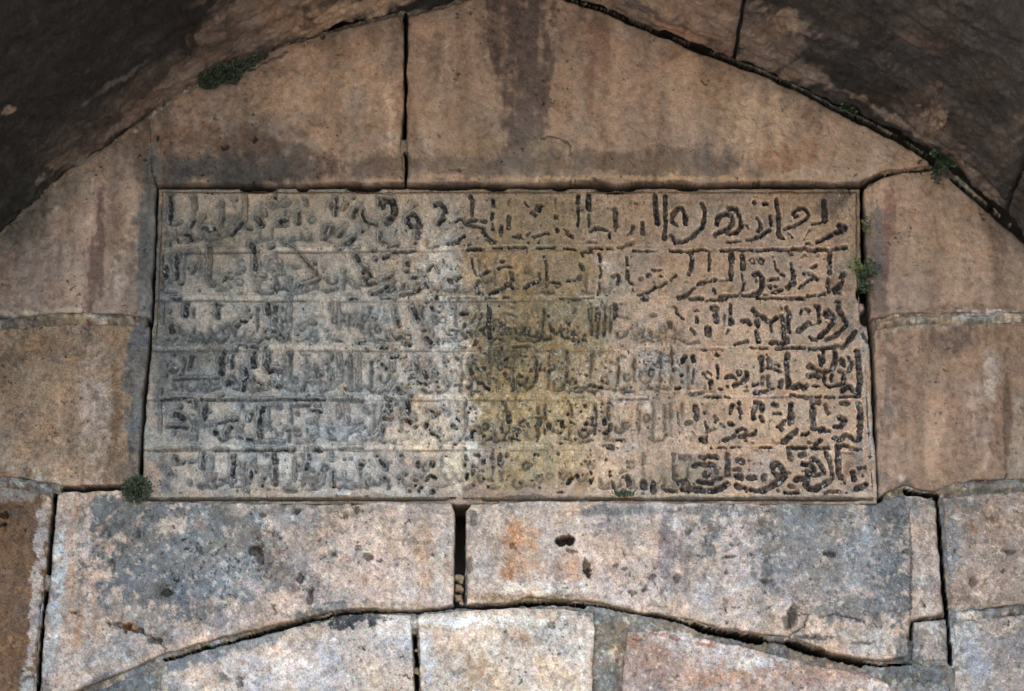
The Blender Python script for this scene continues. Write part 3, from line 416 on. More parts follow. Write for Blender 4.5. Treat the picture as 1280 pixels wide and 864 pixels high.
 (390,365): """6 .9:1075,150 1110,220 1130,280|4 .6:890,150 890,240|5 .7:910,280 920,340|5 .8:1180,385|5 .7:850,415 900,475|5 .9:910,470 950,450|3 .7:1000,430 1060,430|6 .6:490,330 530,340|5 .8:640,250 670,260|5 .7:440,320|3 1:490,525 560,500|5 .9:700,570 790,575|6 .9:1000,530 1040,545|5 .7:560,575 590,600|5 .8:890,585|3 .4:210,100 215,200|3 .4:290,100 290,380|4 .3:370,230 380,350|6 .7:30,320|5 .7:650,490|5 .5:150,400|4 .6:480,210|4 .4:600,270|3 .7:420,45 500,50|3 .8:740,45 880,55|6 .7:1260,570|4 .5:540,400 600,420|4 .4:440,240 490,310""",
 (250,365): """5 .9:175,110 180,160|5 1:185,190|6 1:185,220 185,250|8 1:715,120 720,200|6 1:800,140 790,190|6 .7:795,270 795,330|6 .9:380,345 400,325|4 1:430,290 490,290|3 .8:520,175|5 .8:535,245|4 .8:770,395 840,410 870,455 900,465|4 .7:690,465 730,475|5 .9:490,560|5 1:530,565 600,570|6 .9:690,565|4 .5:960,100 950,400|3 .5:570,470 420,490|4 .6:230,510 290,460|6 .7:1220,320|4 .5:890,200 910,280|4 .5:300,330 330,400|4 .4:1080,370 1110,330 1200,300|4 .7:1040,430|4 .6:960,50|4 .5:250,130|3 .8:420,540 480,535""",
 (950,430): """8 1:1040,60 1060,150 1060,250 1075,370 1060,490|7 1:880,480 960,430 1000,480 1050,490|5 .9:680,60 690,120 690,180|6 .9:650,110 660,205|8 .85:810,70 810,150 785,240|5 1:770,300 770,370|7 1:880,150 900,205|4 .9:870,190|6 .8:960,130 990,200 950,270|5 .8:920,290 860,270|6 .9:900,320 900,400 840,420|5 .9:820,425 740,430|6 1:690,340 690,375|4 .8:700,400 720,420|9 1:535,215 560,225|5 1:620,260 680,280|6 1:700,275 740,275|7 1:530,320 600,310 630,330|6 1:510,410|5 1:590,430 630,430|8 1:370,440 420,420 480,450|7 1:300,90 290,200|7 .9:295,220 300,300|8 .9:310,350 315,440|7 .8:205,210|5 1:170,255 230,275|6 .9:235,370 225,430|5 .9:200,430|6 1:25,110 30,200|8 .8:100,150 110,190|5 1:90,235 120,240|7 .7:40,340 25,400|5 .7:90,320 95,430|5 1:0,500 60,485|4 .9:90,470 150,455|5 1:340,525 380,520|5 .9:400,540 560,555|4 1:600,548 660,545|5 .9:700,550 800,550|4 1:860,545 1000,540 1080,545|3 .5:0,550 340,545|4 .8:75,90|4 .7:20,270""",
 (810,430): """8 1:745,95|5 .9:745,210 755,290|6 1:755,330|6 1:840,335 900,320|5 .9:920,340 950,350|8 1:975,280 980,300|6 1:1060,280 1065,310|7 .9:1060,350 1000,390|7 1:960,410 930,420|4 .7:1050,200|4 .8:590,290 630,340|4 .8:640,270 680,310|6 1:680,370 670,410|6 1:665,450|7 .9:480,110 490,150|7 .9:370,165 400,120|6 .8:370,310|5 .6:370,370|4 .7:490,260 490,400|6 .7:300,240 280,260|5 .9:300,450 350,445|6 1:1200,130 1225,200|5 .9:1225,230 1215,270|6 .8:1230,330 1225,400|5 .8:1180,400 1130,420|6 .9:1140,510 1250,490|4 .9:855,430|4 .9:760,460 790,460|5 .8:1060,440|4 .7:1040,480 1070,480|6 .7:470,520 590,500|4 .9:610,540 660,540|5 .9:700,545 770,550|4 1:830,548 870,548|5 .6:40,130|5 .5:220,440|5 .6:70,210|4 .5:240,160 180,160|3 .8:580,40 620,40|4 .7:800,40""",
 (670,430): """3 .9:400,450 520,440|4 1:540,440 580,415|5 .9:600,430 700,440|7 .8:45,250|5 .8:140,270 200,230|5 .7:280,180|5 .8:320,320|6 .6:230,350|5 .8:470,300|6 .7:540,310|5 .6:640,250|5 .7:740,230|4 .9:705,340 705,370|5 .7:760,390|8 .6:930,110|5 .7:850,470|4 .8:1020,440|6 .5:1180,240|6 .7:1250,190|3 .5:850,570 1200,575|5 .6:390,240|5 .4:750,80|3 .5:430,540 500,540|4 .5:800,170 880,200|5 .4:980,300""",
 (530,430): """6 .7:590,250 640,240|6 .6:490,350 560,340|4 .9:865,150 890,135|5 .8:860,220|5 .9:860,290 880,310|6 .8:1010,310 1040,320|6 .8:1140,260|6 .6:1080,110|6 .7:745,350 760,370|5 .9:580,390 620,400|4 .9:640,430 690,465|6 .6:700,290|6 .7:1240,240|6 .9:100,260 140,300|6 .6:60,150|5 .8:130,375|4 .8:15,405|5 .7:250,420|4 .9:830,30|5 .7:650,80|5 .6:20,330|4 .6:550,150 520,180|5 .5:950,340|4 .8:150,435""",
 (390,430): """7 .7:100,300|5 .8:190,350|5 .7:160,190|5 .8:50,240|5 .8:710,150|5 .9:740,190 780,240|4 .9:840,130 880,110 915,100|6 .7:1110,170 1110,230|6 .8:1200,270 1215,330|4 1:1120,380 1220,405|4 .6:490,90 495,220|4 .5:500,240 500,400|4 .5:300,90 300,320|4 .5:210,100 200,160|5 .7:710,490 800,470|5 .5:820,420 880,360|6 .8:910,440 940,475|5 .7:880,470 980,490|7 .8:820,570 800,550|5 .9:1060,540|3 .4:370,160 370,400|4 .4:200,470 290,390|3 .7:220,570 540,575|4 .8:750,100|4 .6:860,170 870,260|4 .7:1050,250|4 .4:130,400 110,500|5 .5:190,260 210,340""",
 (250,430): """6 .9:245,80 210,150|7 .95:230,190 215,290|4 .8:330,110 335,230|7 1:570,80 560,150 570,210|6 1:720,80 715,140 710,240|6 .9:470,235 480,260|7 1:485,310 465,370|6 1:465,400 460,460|7 .9:740,270 790,255 850,270|4 .9:790,390 790,375|5 .9:800,430 860,430|4 .7:560,330 580,370|4 .9:610,390 650,410|8 .8:290,395 320,390|6 .7:960,90 960,150|6 .5:955,200 940,370|5 .7:60,450|4 .8:210,545 240,535|4 .5:1160,100|5 .5:1170,320|4 .5:1160,200 1100,250|4 .5:1180,300 1230,310|4 .5:1160,380 1270,390|3 .6:0,345 200,345|3 .6:560,440 720,460|3 .8:0,570 250,575|3 .7:560,575 900,575|3 .8:920,570 1280,575""",
 (950,490): """8 1:1060,110 1080,200 1080,300|8 1:1075,330 1070,400|7 .9:1070,440 1060,490 1000,490|7 1:970,460 920,440 870,490 800,475|8 1:860,250 905,270 905,310 870,345|6 .8:850,350 800,350|6 .8:870,110 950,100|7 .7:710,120 720,180 740,200|4 .8:800,140|7 .8:560,90 640,90|8 1:570,150 575,250 580,330|6 .9:570,370 690,375|5 .9:640,400 750,395|6 .9:660,490 600,540|5 .8:560,530 530,520|7 1:400,380|9 .9:380,410 330,450 260,510|7 1:340,110 330,170|6 1:320,210 325,320|7 .8:345,200 345,300|8 1:150,115 180,125|5 1:155,210 230,215|6 .8:270,290 220,350 240,380|5 1:190,355|7 .9:25,100 30,170|6 .9:20,255 40,295|5 1:460,440 500,430 530,410|4 .9:300,575 340,572|5 1:370,580 500,575|5 1:560,580 740,578|7 1:830,555 860,555|6 1:900,555 940,560|6 1:980,580 1040,600|5 .9:1085,595|3 .8:0,575 130,575|5 .6:1060,450|5 .6:860,590|6 1:1060,260|3 .5:140,470 160,530 270,530""",
 (810,490): """8 .9:510,140 520,190|8 .8:525,210 525,260|4 .8:590,110|6 .8:610,200|4 .8:620,300 640,380|6 1:720,295|5 .7:720,240 750,270|4 .7:790,320 820,350|8 1:885,320 905,325|6 1:905,120 895,170|5 1:885,210|6 .9:980,90 980,110|6 1:980,160 995,200|3 .9:990,230 990,270|7 .9:1160,90 1140,160|7 1:1130,190 1130,260|7 .9:1220,100 1220,170|5 1:1215,240 1240,290|6 1:960,400 1010,370|5 1:1050,380 1060,410|6 .9:1080,440 1150,430|4 1:1155,390|6 1:1050,500|5 .8:1120,520|7 .8:990,450 1030,450|6 .9:820,495 860,480|6 .7:900,470 930,445|10 1:580,490 610,500|5 .9:640,450|5 .6:640,410 720,370|5 1:680,575|3 .9:740,575 830,570|3 .9:890,570 1010,570|3 .9:1190,572 1280,570|4 .6:320,190 330,310|7 .6:410,320 460,310|6 .4:80,280|5 .7:200,430|4 .5:160,500 200,440|5 .5:340,330|3 .7:480,400 520,450""",
 (670,490): """6 .7:65,260 35,320|7 1:145,330 145,360|4 .9:220,295 240,290|6 1:280,300 290,345|5 .9:340,220|4 .9:370,300 410,310|5 .9:480,195|8 .8:530,130|7 1:535,320|4 .8:550,260|5 .8:600,260 610,330|5 .9:710,250|7 1:735,280 735,310|6 1:800,330 795,370|6 .9:740,420 770,400|5 1:500,385 530,380|4 1:785,130|4 .8:715,100|4 .7:710,190|4 .7:790,210|4 1:870,495 940,490|5 .7:1020,380|5 .6:1080,310|4 1:740,550|4 1:720,555|8 1:780,565 810,570|5 .8:140,180|3 .6:850,60 1200,60|6 .7:420,480|5 .7:570,490|5 .8:680,390|5 .5:1040,430|5 .7:260,410|4 1:265,530|4 .8:870,570|6 .4:1100,150""",
 (530,490): """6 1:150,200 100,240|4 .9:70,180 100,185|5 1:20,320 20,350|5 1:60,380|5 1:80,420 150,455|4 .9:210,445|5 .9:350,265|5 1:375,295|6 .9:300,340 340,360|5 .9:210,170|4 .8:210,120|5 .9:540,390 510,420|5 1:460,470 500,460|4 .9:385,495|6 .7:850,90 880,150|7 .8:900,200 910,290|5 .7:1110,320 1120,350|6 .8:1240,270 1240,320|7 .8:960,380 1020,400|5 .9:990,440|5 .7:820,360|4 .9:910,480 960,470|5 .8:640,450|6 .8:470,195|5 .8:555,210|5 .7:510,290|5 .8:590,350|4 .8:805,570|5 .9:440,580|5 .8:1190,350|5 .8:500,155 540,145|4 .8:45,150|4 .8:40,280|4 1:330,540|4 .9:180,560|5 .6:360,190|5 .6:1070,390|6 .5:680,280|5 .5:590,540 640,540""",
 (390,490): """8 .9:800,45 840,55|6 .9:800,120 820,130|5 1:780,180 825,180|6 .9:770,260 810,270|7 1:1015,90 1020,140|6 1:1020,170 1025,200|7 .9:1010,280 1050,300|6 .9:1100,350|6 1:1215,320 1215,345|5 .9:755,335 745,400|5 .8:970,270|6 .8:900,110|5 1:1060,30|5 .7:550,150 600,200|4 .5:290,120 290,250|4 .5:375,130 380,330|5 .7:440,320|4 .7:500,310 530,300|3 .6:490,470 540,490 620,490 700,450 730,400|3 .6:410,420 480,390 560,360|4 .7:20,130 80,130|4 .8:10,180 90,190|6 .6:870,520|5 .8:770,515|5 .5:200,320|3 .7:330,75 540,78|3 .8:0,60 140,60|4 .7:310,590 540,580|4 .8:0,600 90,605|5 .6:320,580|5 .6:700,310|4 .6:1110,270|6 .5:820,330|4 .6:240,490 200,480""",
 (250,490): """6 .8:50,130 60,200|5 .9:40,265|6 1:320,350 300,390|5 1:285,410 280,440|4 .8:200,310 300,285 390,275|4 .6:430,330 430,400|5 .8:540,210 520,290|7 1:665,150 655,180|4 .8:640,210 640,240|7 1:635,270 630,320|7 .8:630,350 625,420 640,470|4 .5:720,180 730,330|5 1:500,485 540,490|7 1:150,405 160,420|6 .6:840,110 850,150|6 .5:760,110|4 .7:1010,125 1150,125|4 .8:1190,170 1270,180|3 .7:920,390 990,370 1030,400|4 .6:1150,290 1200,310|5 .6:1040,220|4 .6:560,510 900,520|5 .6:150,320 30,340|5 .7:100,200|3 .7:0,60 660,65|4 .7:880,60 1280,65|4 .6:480,600 1000,605|4 .6:750,380|4 .5:1060,520 1200,500""",
 (950,550): """7 .9:710,120 740,180|6 1:755,200 770,300|6 .9:775,320 780,390|8 .8:840,100 840,230|8 .9:845,270 850,340 880,390|8 1:1000,330 1015,400|6 1:910,435|8 1:1030,505 1130,465|5 .7:1060,285 1130,275|7 .6:1100,360|8 .8:320,120 330,180|7 1:440,150 480,130|7 1:460,240 530,240 590,290 570,340 510,320|7 1:560,180 630,220 690,310|6 .9:690,330 640,350 560,355|5 .8:460,310|8 1:390,410 430,390|7 .9:450,400 520,370|9 .9:510,400 495,470|9 .9:530,500 600,510 640,470|8 .8:680,460 750,420|8 1:140,280 150,240 200,240|8 .9:230,260 260,330|10 1:260,360 220,420 150,460|8 1:100,490 40,530|7 .8:150,330 180,360|6 .7:320,475 360,480|5 .9:270,545 410,550|5 .9:700,540 860,535|4 1:930,545|5 .8:200,520|7 .6:40,400 60,360|5 .7:250,310|5 1:850,75|6 .8:320,330|4 .5:890,120 1000,130|6 .6:1180,170""",
 (810,550): """7 .7:850,130 860,240|8 .8:855,280 860,350|9 .55:360,160 400,170 440,160|7 .7:560,160 600,180|7 .9:640,155 740,165|6 .9:490,260 560,240 610,250|9 .8:670,250 700,260|8 .8:620,340 640,360|7 .6:700,330 740,320|5 .7:780,280|7 .9:550,430 680,440|5 .8:700,410 780,390|8 1:850,450 800,490 700,525 620,530 510,510|6 .9:410,410 460,510|8 .9:340,440 400,430|7 1:430,520 370,510|6 .9:300,535 200,520|6 .6:280,130 285,400|7 .9:60,440 55,520|9 .8:970,200 1010,210|6 .6:1080,205|6 .7:930,290 990,290|9 1:960,470 980,480|6 1:1040,490 1050,520|9 .9:960,375 1000,380|8 .9:1080,390 1140,385|6 1:1100,515 1200,530 1260,500|7 .7:1240,370 1250,400|6 .6:1220,230|6 .7:180,500 170,470|4 .5:430,280 440,380|3 .6:600,380 760,370|6 .5:320,250|4 .6:1100,350""",
 (670,550): """5 .8:240,130|5 .9:530,205|5 .8:490,240|5 .8:620,200|6 1:595,330|5 .9:590,410 590,440|5 .8:755,190|6 1:790,360|4 .9:790,315|7 .9:440,370|6 1:385,390 345,440|5 .8:980,210|5 .8:980,270|6 .7:815,420 835,480|6 .7:930,380|8 .8:985,370 1000,470|10 .8:1150,430 1150,480|7 .5:1160,280|8 .9:1250,490 1265,530|5 .9:10,145|5 .9:20,360|5 .7:255,330|4 .8:980,100|4 .8:580,90|4 .8:230,540 280,540|5 .5:600,140|4 .8:60,350|5 .6:500,350|5 .6:1080,490|4 .5:870,360""",
 (530,550): """5 1:440,160 450,180|5 1:435,250|5 .9:460,350 455,390|6 .9:530,255|5 .9:525,310 525,340|5 1:550,140 580,150|5 1:635,190 630,230|5 .9:635,390|5 1:740,260|6 .8:815,130 810,200|5 .9:805,245|7 1:90,220 90,255|5 1:40,380 70,360 120,380|7 .9:80,540 100,530|6 .7:520,460|5 .9:680,470|5 .9:1180,140 1210,145|6 .8:1030,440|5 .8:440,75|4 .9:235,150|5 .8:1220,360|5 .8:1150,410|5 .8:710,170|4 .7:880,120 880,170|6 .7:625,300|5 .7:800,310|4 .7:180,50|5 .6:1020,300|4 .7:310,450|4 .8:25,415|4 .7:680,390|4 .6:1100,440|4 .8:1230,490""",
 (390,550): """5 .9:720,200 770,260|3 .7:780,265 795,300|5 .8:690,150|6 .8:510,240 540,240|5 .9:505,290|6 1:1130,220 1130,250|6 .9:1270,240|5 .9:1000,345|7 1:1100,410|7 1:1045,520|5 1:1140,520 1165,490|5 .9:1100,460|3 .6:215,100 215,200|3 .8:220,310 225,480|4 .6:430,470 490,480 600,450|8 .6:20,400 20,450|3 .5:130,350 120,440 60,480|6 .7:940,150|6 .6:950,200|6 .6:600,390|5 .8:770,380|5 .5:710,385|4 .6:420,190|4 .6:350,190|3 .5:340,320 360,440|6 .9:1270,550|4 .6:840,230|4 .7:1160,370|4 .8:1210,415|5 .7:930,390|3 .7:0,90 100,90""",
 (250,550): """5 .8:25,110 20,280|6 .6:110,180 120,280|6 .5:80,340 100,400|7 1:350,160 355,250|7 1:345,280 340,370|5 .7:540,210 570,200|6 1:540,330 530,380|4 .9:525,440|6 .8:590,320|7 .9:780,130 790,230|6 .8:795,290 800,450|6 .8:680,390|5 .9:660,465|5 .8:700,140|5 1:1150,140 1160,190|5 1:1140,230 1130,280|4 .8:480,510 510,540|4 .7:920,520 1020,530|7 .5:1180,380 1210,430|5 .6:1110,440|4 .5:640,320 720,285|5 .5:400,230 400,330|3 .5:1010,180 1010,420|5 .5:480,260 590,270|3 .7:160,95 290,95|3 .9:480,85 1010,95|5 .5:740,340|3 .5:460,300 470,480|5 .6:340,480|5 .6:1200,320""",
}
# the left margin, tiles at a coarser enlargement (4.32)
STROKES_L = {
 (170,230): """5 .9:180,60 185,120 180,200|4 .5:200,210 240,195|4 .8:290,220 305,190|5 .9:265,260 290,270 295,290|5 .5:310,60 320,120|5 .9:355,225 389,235|4 .5:345,190 370,170|6 .9:160,430 155,490|5 .8:215,370 215,500|4 .6:285,440 310,430 325,450 300,470|5 .8:240,530|5 .9:270,640 265,700|8 1:185,760 190,780|4 .4:140,640 140,740|4 .8:195,610 235,615|3 .5:140,380 140,560|3 .5:235,365 340,355|5 .5:340,570|5 .5:230,610|5 .5:290,810 350,830|6 .4:310,150|4 .6:180,680""",
 (170,430): """6 .7:200,50|7 .7:185,130 205,130|6 .7:300,50 290,90 285,120|8 1:210,370 250,390|6 .7:240,330|4 .8:170,435 270,440|6 .5:200,480|7 .8:370,335 365,380|5 .7:320,290 320,330|4 .5:320,420 320,510|4 .8:215,605 215,640|6 .7:250,635|8 .6:180,690|3 .7:290,630 320,625|4 .8:360,565 358,660|6 .6:290,745|3 .7:200,180 380,175|3 .8:130,290 300,280|5 .8:285,300|3 .5:100,565 340,560|5 .5:350,200|4 .5:110,280|5 .5:160,160|3 .4:130,230 130,480""",
}

# ------------------------------------------------------------------ stones of the wall
def surf(u, v, rough, seed):
    return 1.35 * rough * (0.0035 * fbm(u, v, 90, 3, seed) + 0.0026 * fbm(u, v, 24, 3, seed + 1) + 0.0016 * fbm(u, v, 6.5, 3, seed + 2, gain=.7))
PA = np.array([p[:4] for p in PITS]); 
def carve(u, v):
    """pits and cracks: depth in metres and painted-in shade 0..1"""
    dep = np.zeros(u.shape); pit_shade = np.zeros(u.shape)
    wu = u + 2.8 * fbm(u, v, 6, 4, 50, gain=.7); wv = v + 2.8 * fbm(u, v, 6, 4, 51, gain=.7)
    for x, y, rx, ry, d in PITS:
        if d == 0: continue
        q = ((wu - x) / rx) ** 2 + ((wv - y) / ry) ** 2
        m = ss(1.25, 0.45, q); dep = np.maximum(dep, d * m); m = ss(1.5, .85, q); pit_shade = np.maximum(pit_shade, m * min(1, 0.45 + d * 16))
    lo_u, hi_u, lo_v, hi_v = u.min(), u.max(), v.min(), v.max()
    for wd, d, pts in CRACKS:
        P = np.array(pts)
        if P[:, 0].max() < lo_u or P[:, 0].min() > hi_u or P[:, 1].max() < lo_v or P[:, 1].min() > hi_v: continue
        q = pdist(wu, wv, pts); m = ss(wd * 1.3, wd * 0.3, q)
        dep = np.maximum(dep, d * m); pit_shade = np.maximum(pit_shade, m * 0.8)
    return dep, pit_shade
# density of small natural pores over the wall
PORE = [(330,700,160,60,1),(470,690,90,60,.8),(760,700,60,60,.8),(800,730,60,40,1),(900,720,90,60,.7),(1040,700,60,50,.6),(620,690,50,50,.4),(400,850,90,40,.4),
        (230,180,80,30,.7),(1180,140,50,40,.8),(60,470,80,70,.8),(120,540,30,60,.8),(20,700,30,90,.7),(250,740,70,50,.9),(620,830,80,40,.4),(1230,680,50,60,.5),(700,230,400,10,.5),(940,830,120,30,.6)]
def pores(u, v, seed=60):
    den = np.full(u.shape, 0.0)
    for x, y, rx, ry, s in PORE:
        den = np.maximum(den, s * np.exp(-((u - x) / rx) ** 2 - ((v - y) / ry) ** 2))
    n = fbm(u, v, 3.6, 2, seed, gain=.4) + 0.35 * fbm(u, v, 26, 2, seed + 1)
    return ss(1.10 - 0.30 * den, 1.32 - 0.30 * den, n)
def build_stone(key, spec, parent, step=1.25, seed=0):
    poly, base, off, rough, label = spec
    P = np.array(poly, float)
    u0, v0 = P.min(0) - 3; u1, v1 = P.max(0) + 3
    us = np.arange(u0, u1 + step, step); vs = np.arange(v0, v1 + step, step)
    u, v = np.meshgrid(us, vs)
    wu = u + 1.3 * fbm(u, v, 18, 3, seed + 40, gain=.5); wv = v + 1.3 * fbm(u, v, 18, 3, seed + 42, gain=.5)
    d = sdist(wu, wv, poly)
    B = np.clip(4.0 + 6.0 * fbm(u, v, 22, 3, seed + 44, gain=.7), 1.8, 12)
    t = np.clip(1 - d / B, 0, 1)
    h = off + surf(u, v, rough, seed)
    h = h + (0.0010 * rough - .0004) * fbm(u * .8 - v * .6, u * .6 + v * .8, 5, 2, seed + 9, 7.0, 1.0)
    pit, pit_shade = carve(u, v); po = pores(u, v)
    h = h - pit - 0.004 * po
    h = h - 0.0075 * t * t
    h = np.where(d < 0, h - np.minimum(-d * 0.055, 0.14), h)
    gv, gu = np.gradient(d, step); gl = np.hypot(gu, gv) + 1e-6
    sh = np.where(d < 0, -d * 0.93, 0)
    x, z = wallpt(u + gu / gl * sh, v + gv / gl * sh)
    co = np.stack([x, -h, z], -1)
    mt, sk, gn, ds_ = LOOK.get(key, (1.0, 0.0, 1.08, 0.0))
    C = paint(u, v, base, WALL_STAINS, 5, 0.62 if sk > .3 else 1.0, mt, sk, gn, ds_)
    C *= (1 - 0.75 * po)[..., None]
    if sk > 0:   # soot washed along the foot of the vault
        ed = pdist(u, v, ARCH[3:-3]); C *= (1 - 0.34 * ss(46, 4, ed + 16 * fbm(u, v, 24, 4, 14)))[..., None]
    C = C * (1 - pit_shade * 0.94)[..., None] + lin((34, 26, 20)) * (pit_shade * 0.94)[..., None]  # shade in pits and cracks painted near-black, stronger in deeper pits
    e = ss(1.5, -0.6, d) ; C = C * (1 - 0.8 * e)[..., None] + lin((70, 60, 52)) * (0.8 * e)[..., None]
    e = ss(-0.3, -1.3, d); C = C * (1 - e)[..., None] + lin((34, 28, 23)) * e[..., None]  # joint shade painted on the stone sides, darker with depth
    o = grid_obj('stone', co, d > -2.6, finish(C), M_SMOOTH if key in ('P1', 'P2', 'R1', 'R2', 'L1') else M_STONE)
    o['label'] = label
    return keep(o, parent)
LOOK = {'P1': (.40, .30, 2.05, .20), 'P2': (.30, .36, 2.15, .20), 'L1': (.45, .5, 1.85, .1), 'R1': (.3, .45, 1.82, .1), 'L2': (.78, .25, 1.5, .1), 'R2': (.25, .42, 1.5, .1), 'B0': (.8, .1, 1.1, 0)}
wall = empty('masonry_wall', (0, 0, 0), 'weathered ashlar wall of pale and brown stones around the inscribed tablet', 'wall')
for n, (k, spec) in enumerate(STONES.items()):
    build_stone(k, spec, wall, seed=n * 3)

# coarse stones outside the picture: lower wall to the ground and the strips beside the frame
def block(u0, v0, u1, v1, base, seed, step=6):
    us = np.linspace(u0, u1, max(4, int((u1 - u0) / step))); vs = np.linspace(v0, v1, max(4, int((v1 - v0) / step)))
    u, v = np.meshgrid(us, vs); poly = [(u0, v0), (u1, v0), (u1, v1), (u0, v1)]
    d = np.minimum(np.minimum(u - u0, u1 - u), np.minimum(v - v0, v1 - v))
    h = surf(u, v, 1.2, seed) - 0.02 * np.clip(1 - d / 9, 0, 1) ** 2
    h[0, :] -= .1; h[-1, :] -= .1; h[:, 0] -= .1; h[:, -1] -= .1
    x, z = wallpt(u, v)
    o = grid_obj('stone', np.stack([x, -h, z], -1), np.ones(u.shape, bool), finish(paint(u, v, base, [], seed=seed)), M_STONE)
    keep(o, wall)
sd_ = 0
for (a, b, vs_) in ((-205, -64, (380, 500, 604, 770, 930)), (1344, 1487, (380, 500, 604, 764, 930))):
    for q in range(len(vs_) - 1):
        aa, bb = a, b
        block(aa, vs_[q] + 2, bb, vs_[q + 1] - 2, (130, 112, 96), sd_); sd_ += 1
cours = [(940, 1110), (1114, 1290), (1294, 1480), (1484, 1720), (1724, 2010), (2014, 2280)]
for r, (va, vb) in enumerate(cours):
    xs = [-205, 60, 330, 640, 900, 1180, 1487] if r % 2 else [-205, 190, 480, 780, 1050, 1300, 1487]
    for q in range(6):
        block(xs[q] + 2, va, xs[q + 1] - 2, vb, (172, 154, 138), sd_, 9); sd_ += 1

# ------------------------------------------------------------------ mortar between the stones
step = 1.5
u, v = np.meshgrid(np.arange(-60, 1340, step), np.arange(-30, 934, step))
inside = np.full(u.shape, -1e9)
for k, spec in STONES.items():
    P = np.array(spec[0], float); m = (u > P[:, 0].min() - 12) & (u < P[:, 0].max() + 12) & (v > P[:, 1].min() - 12) & (v < P[:, 1].max() + 12)
    inside[m] = np.maximum(inside[m], sdist(u[m], v[m], spec[0]))
TABP0 = [(196,232),(188,430),(176,630),(1099,630),(1090,480),(1078,340),(1078,232)]
h = -0.006 + 0.004 * fbm(u, v, 30, 3, 70) + 0.009 * fbm(u, v, 10, 4, 71, gain=.8)
for wd, hh, pts in BEADS:
    q = pdist(u + 3 * fbm(u, v, 18, 3, 72), v + 3 * fbm(u, v, 18, 3, 73), pts)
    m = ss(wd * 1.0, wd * 0.25, q); h = np.where(m > 0, h * (1 - m) + (hh + 0.004 + 0.005 * fbm(u, v, 14, 3, 74) + 0.003 * fbm(u, v, 5, 2, 75)) * m, h)
h = h - 0.05 * ss(7, 4, np.abs(sdist(u, v, TABP0)))
gone = np.zeros(u.shape, bool); odark = np.zeros(u.shape)
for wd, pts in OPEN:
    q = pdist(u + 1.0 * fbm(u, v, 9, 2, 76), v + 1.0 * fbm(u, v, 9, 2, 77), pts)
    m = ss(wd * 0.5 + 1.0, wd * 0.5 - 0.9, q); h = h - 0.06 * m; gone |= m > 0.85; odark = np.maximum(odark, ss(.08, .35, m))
TABP = [(197,233),(195,300),(192,390),(188,430),(183,485),(179,545),(177,600),(176,628),(1098,628),(1095,560),(1091,520),(1090,480),(1088,430),(1082,395),(1077,340),(1077,290),(1076,233)]
tin = sdist(u, v, TABP)

mask = ~((inside > 9)) & ~gone & (tin < 8) & (v > ARCH[0][1] * 0 - 30)
# stay under the arch
ax = np.array([p[0] for p in ARCH]); ay = np.array([p[1] for p in ARCH])
mask &= v > np.interp(u, ax[1:-1], ay[1:-1]) - 3
x, z = wallpt(u, v)
C = paint(u, v, (128, 120, 110), WALL_STAINS, seed=9, vary=1.8, mott=1.1) * (1.0 + 0.25 * ss(600, 300, v))[..., None]
w_ = ss(15, 5, np.abs(tin)) * 0.75; C = C * (1 - w_)[..., None] + lin((92, 80, 68)) * w_[..., None]
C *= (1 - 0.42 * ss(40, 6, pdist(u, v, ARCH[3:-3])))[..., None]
w_ = ss(430, 200, v) * 0.6 * ss(4, 24, pdist(u, v, ARCH[3:-3])); C = C * (1 - w_)[..., None] + lin((136, 112, 90)) * w_[..., None]
dk = ss(-0.012, -0.05, h)[..., None]; C = C * (1 - dk) + lin((34, 28, 23)) * dk; C = C * (1 - odark[..., None]) + lin((16, 13, 10)) * odark[..., None]  # shade of deep and open joints painted near-black into the mortar
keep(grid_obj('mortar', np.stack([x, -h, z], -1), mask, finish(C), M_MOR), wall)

# rubble core behind the face, so that open joints end in darkness
def slab(name, pts, y0, y1, mat, parent=None):
    n = len(pts); co = np.array([(p[0], y0, p[1]) for p in pts] + [(p[0], y1, p[1]) for p in pts], float)
    me = bpy.data.meshes.new(name)
    me.from_pydata(co.tolist(), [], [tuple(range(n)), tuple(range(2 * n - 1, n - 1, -1))] + [(i, i + n, (i + 1) % n + n, (i + 1) % n) for i in range(n)])
    me.materials.append(mat); o = bpy.data.objects.new(name, me); S.collection.objects.link(o)
    if parent: keep(o, parent)
    return o
slab('rubble_core', [(-3.6, -0.3), (3.6, -0.3), (3.6, 8.6), (-3.6, 8.6)], 0.36, 1.0, M_CORE, wall)

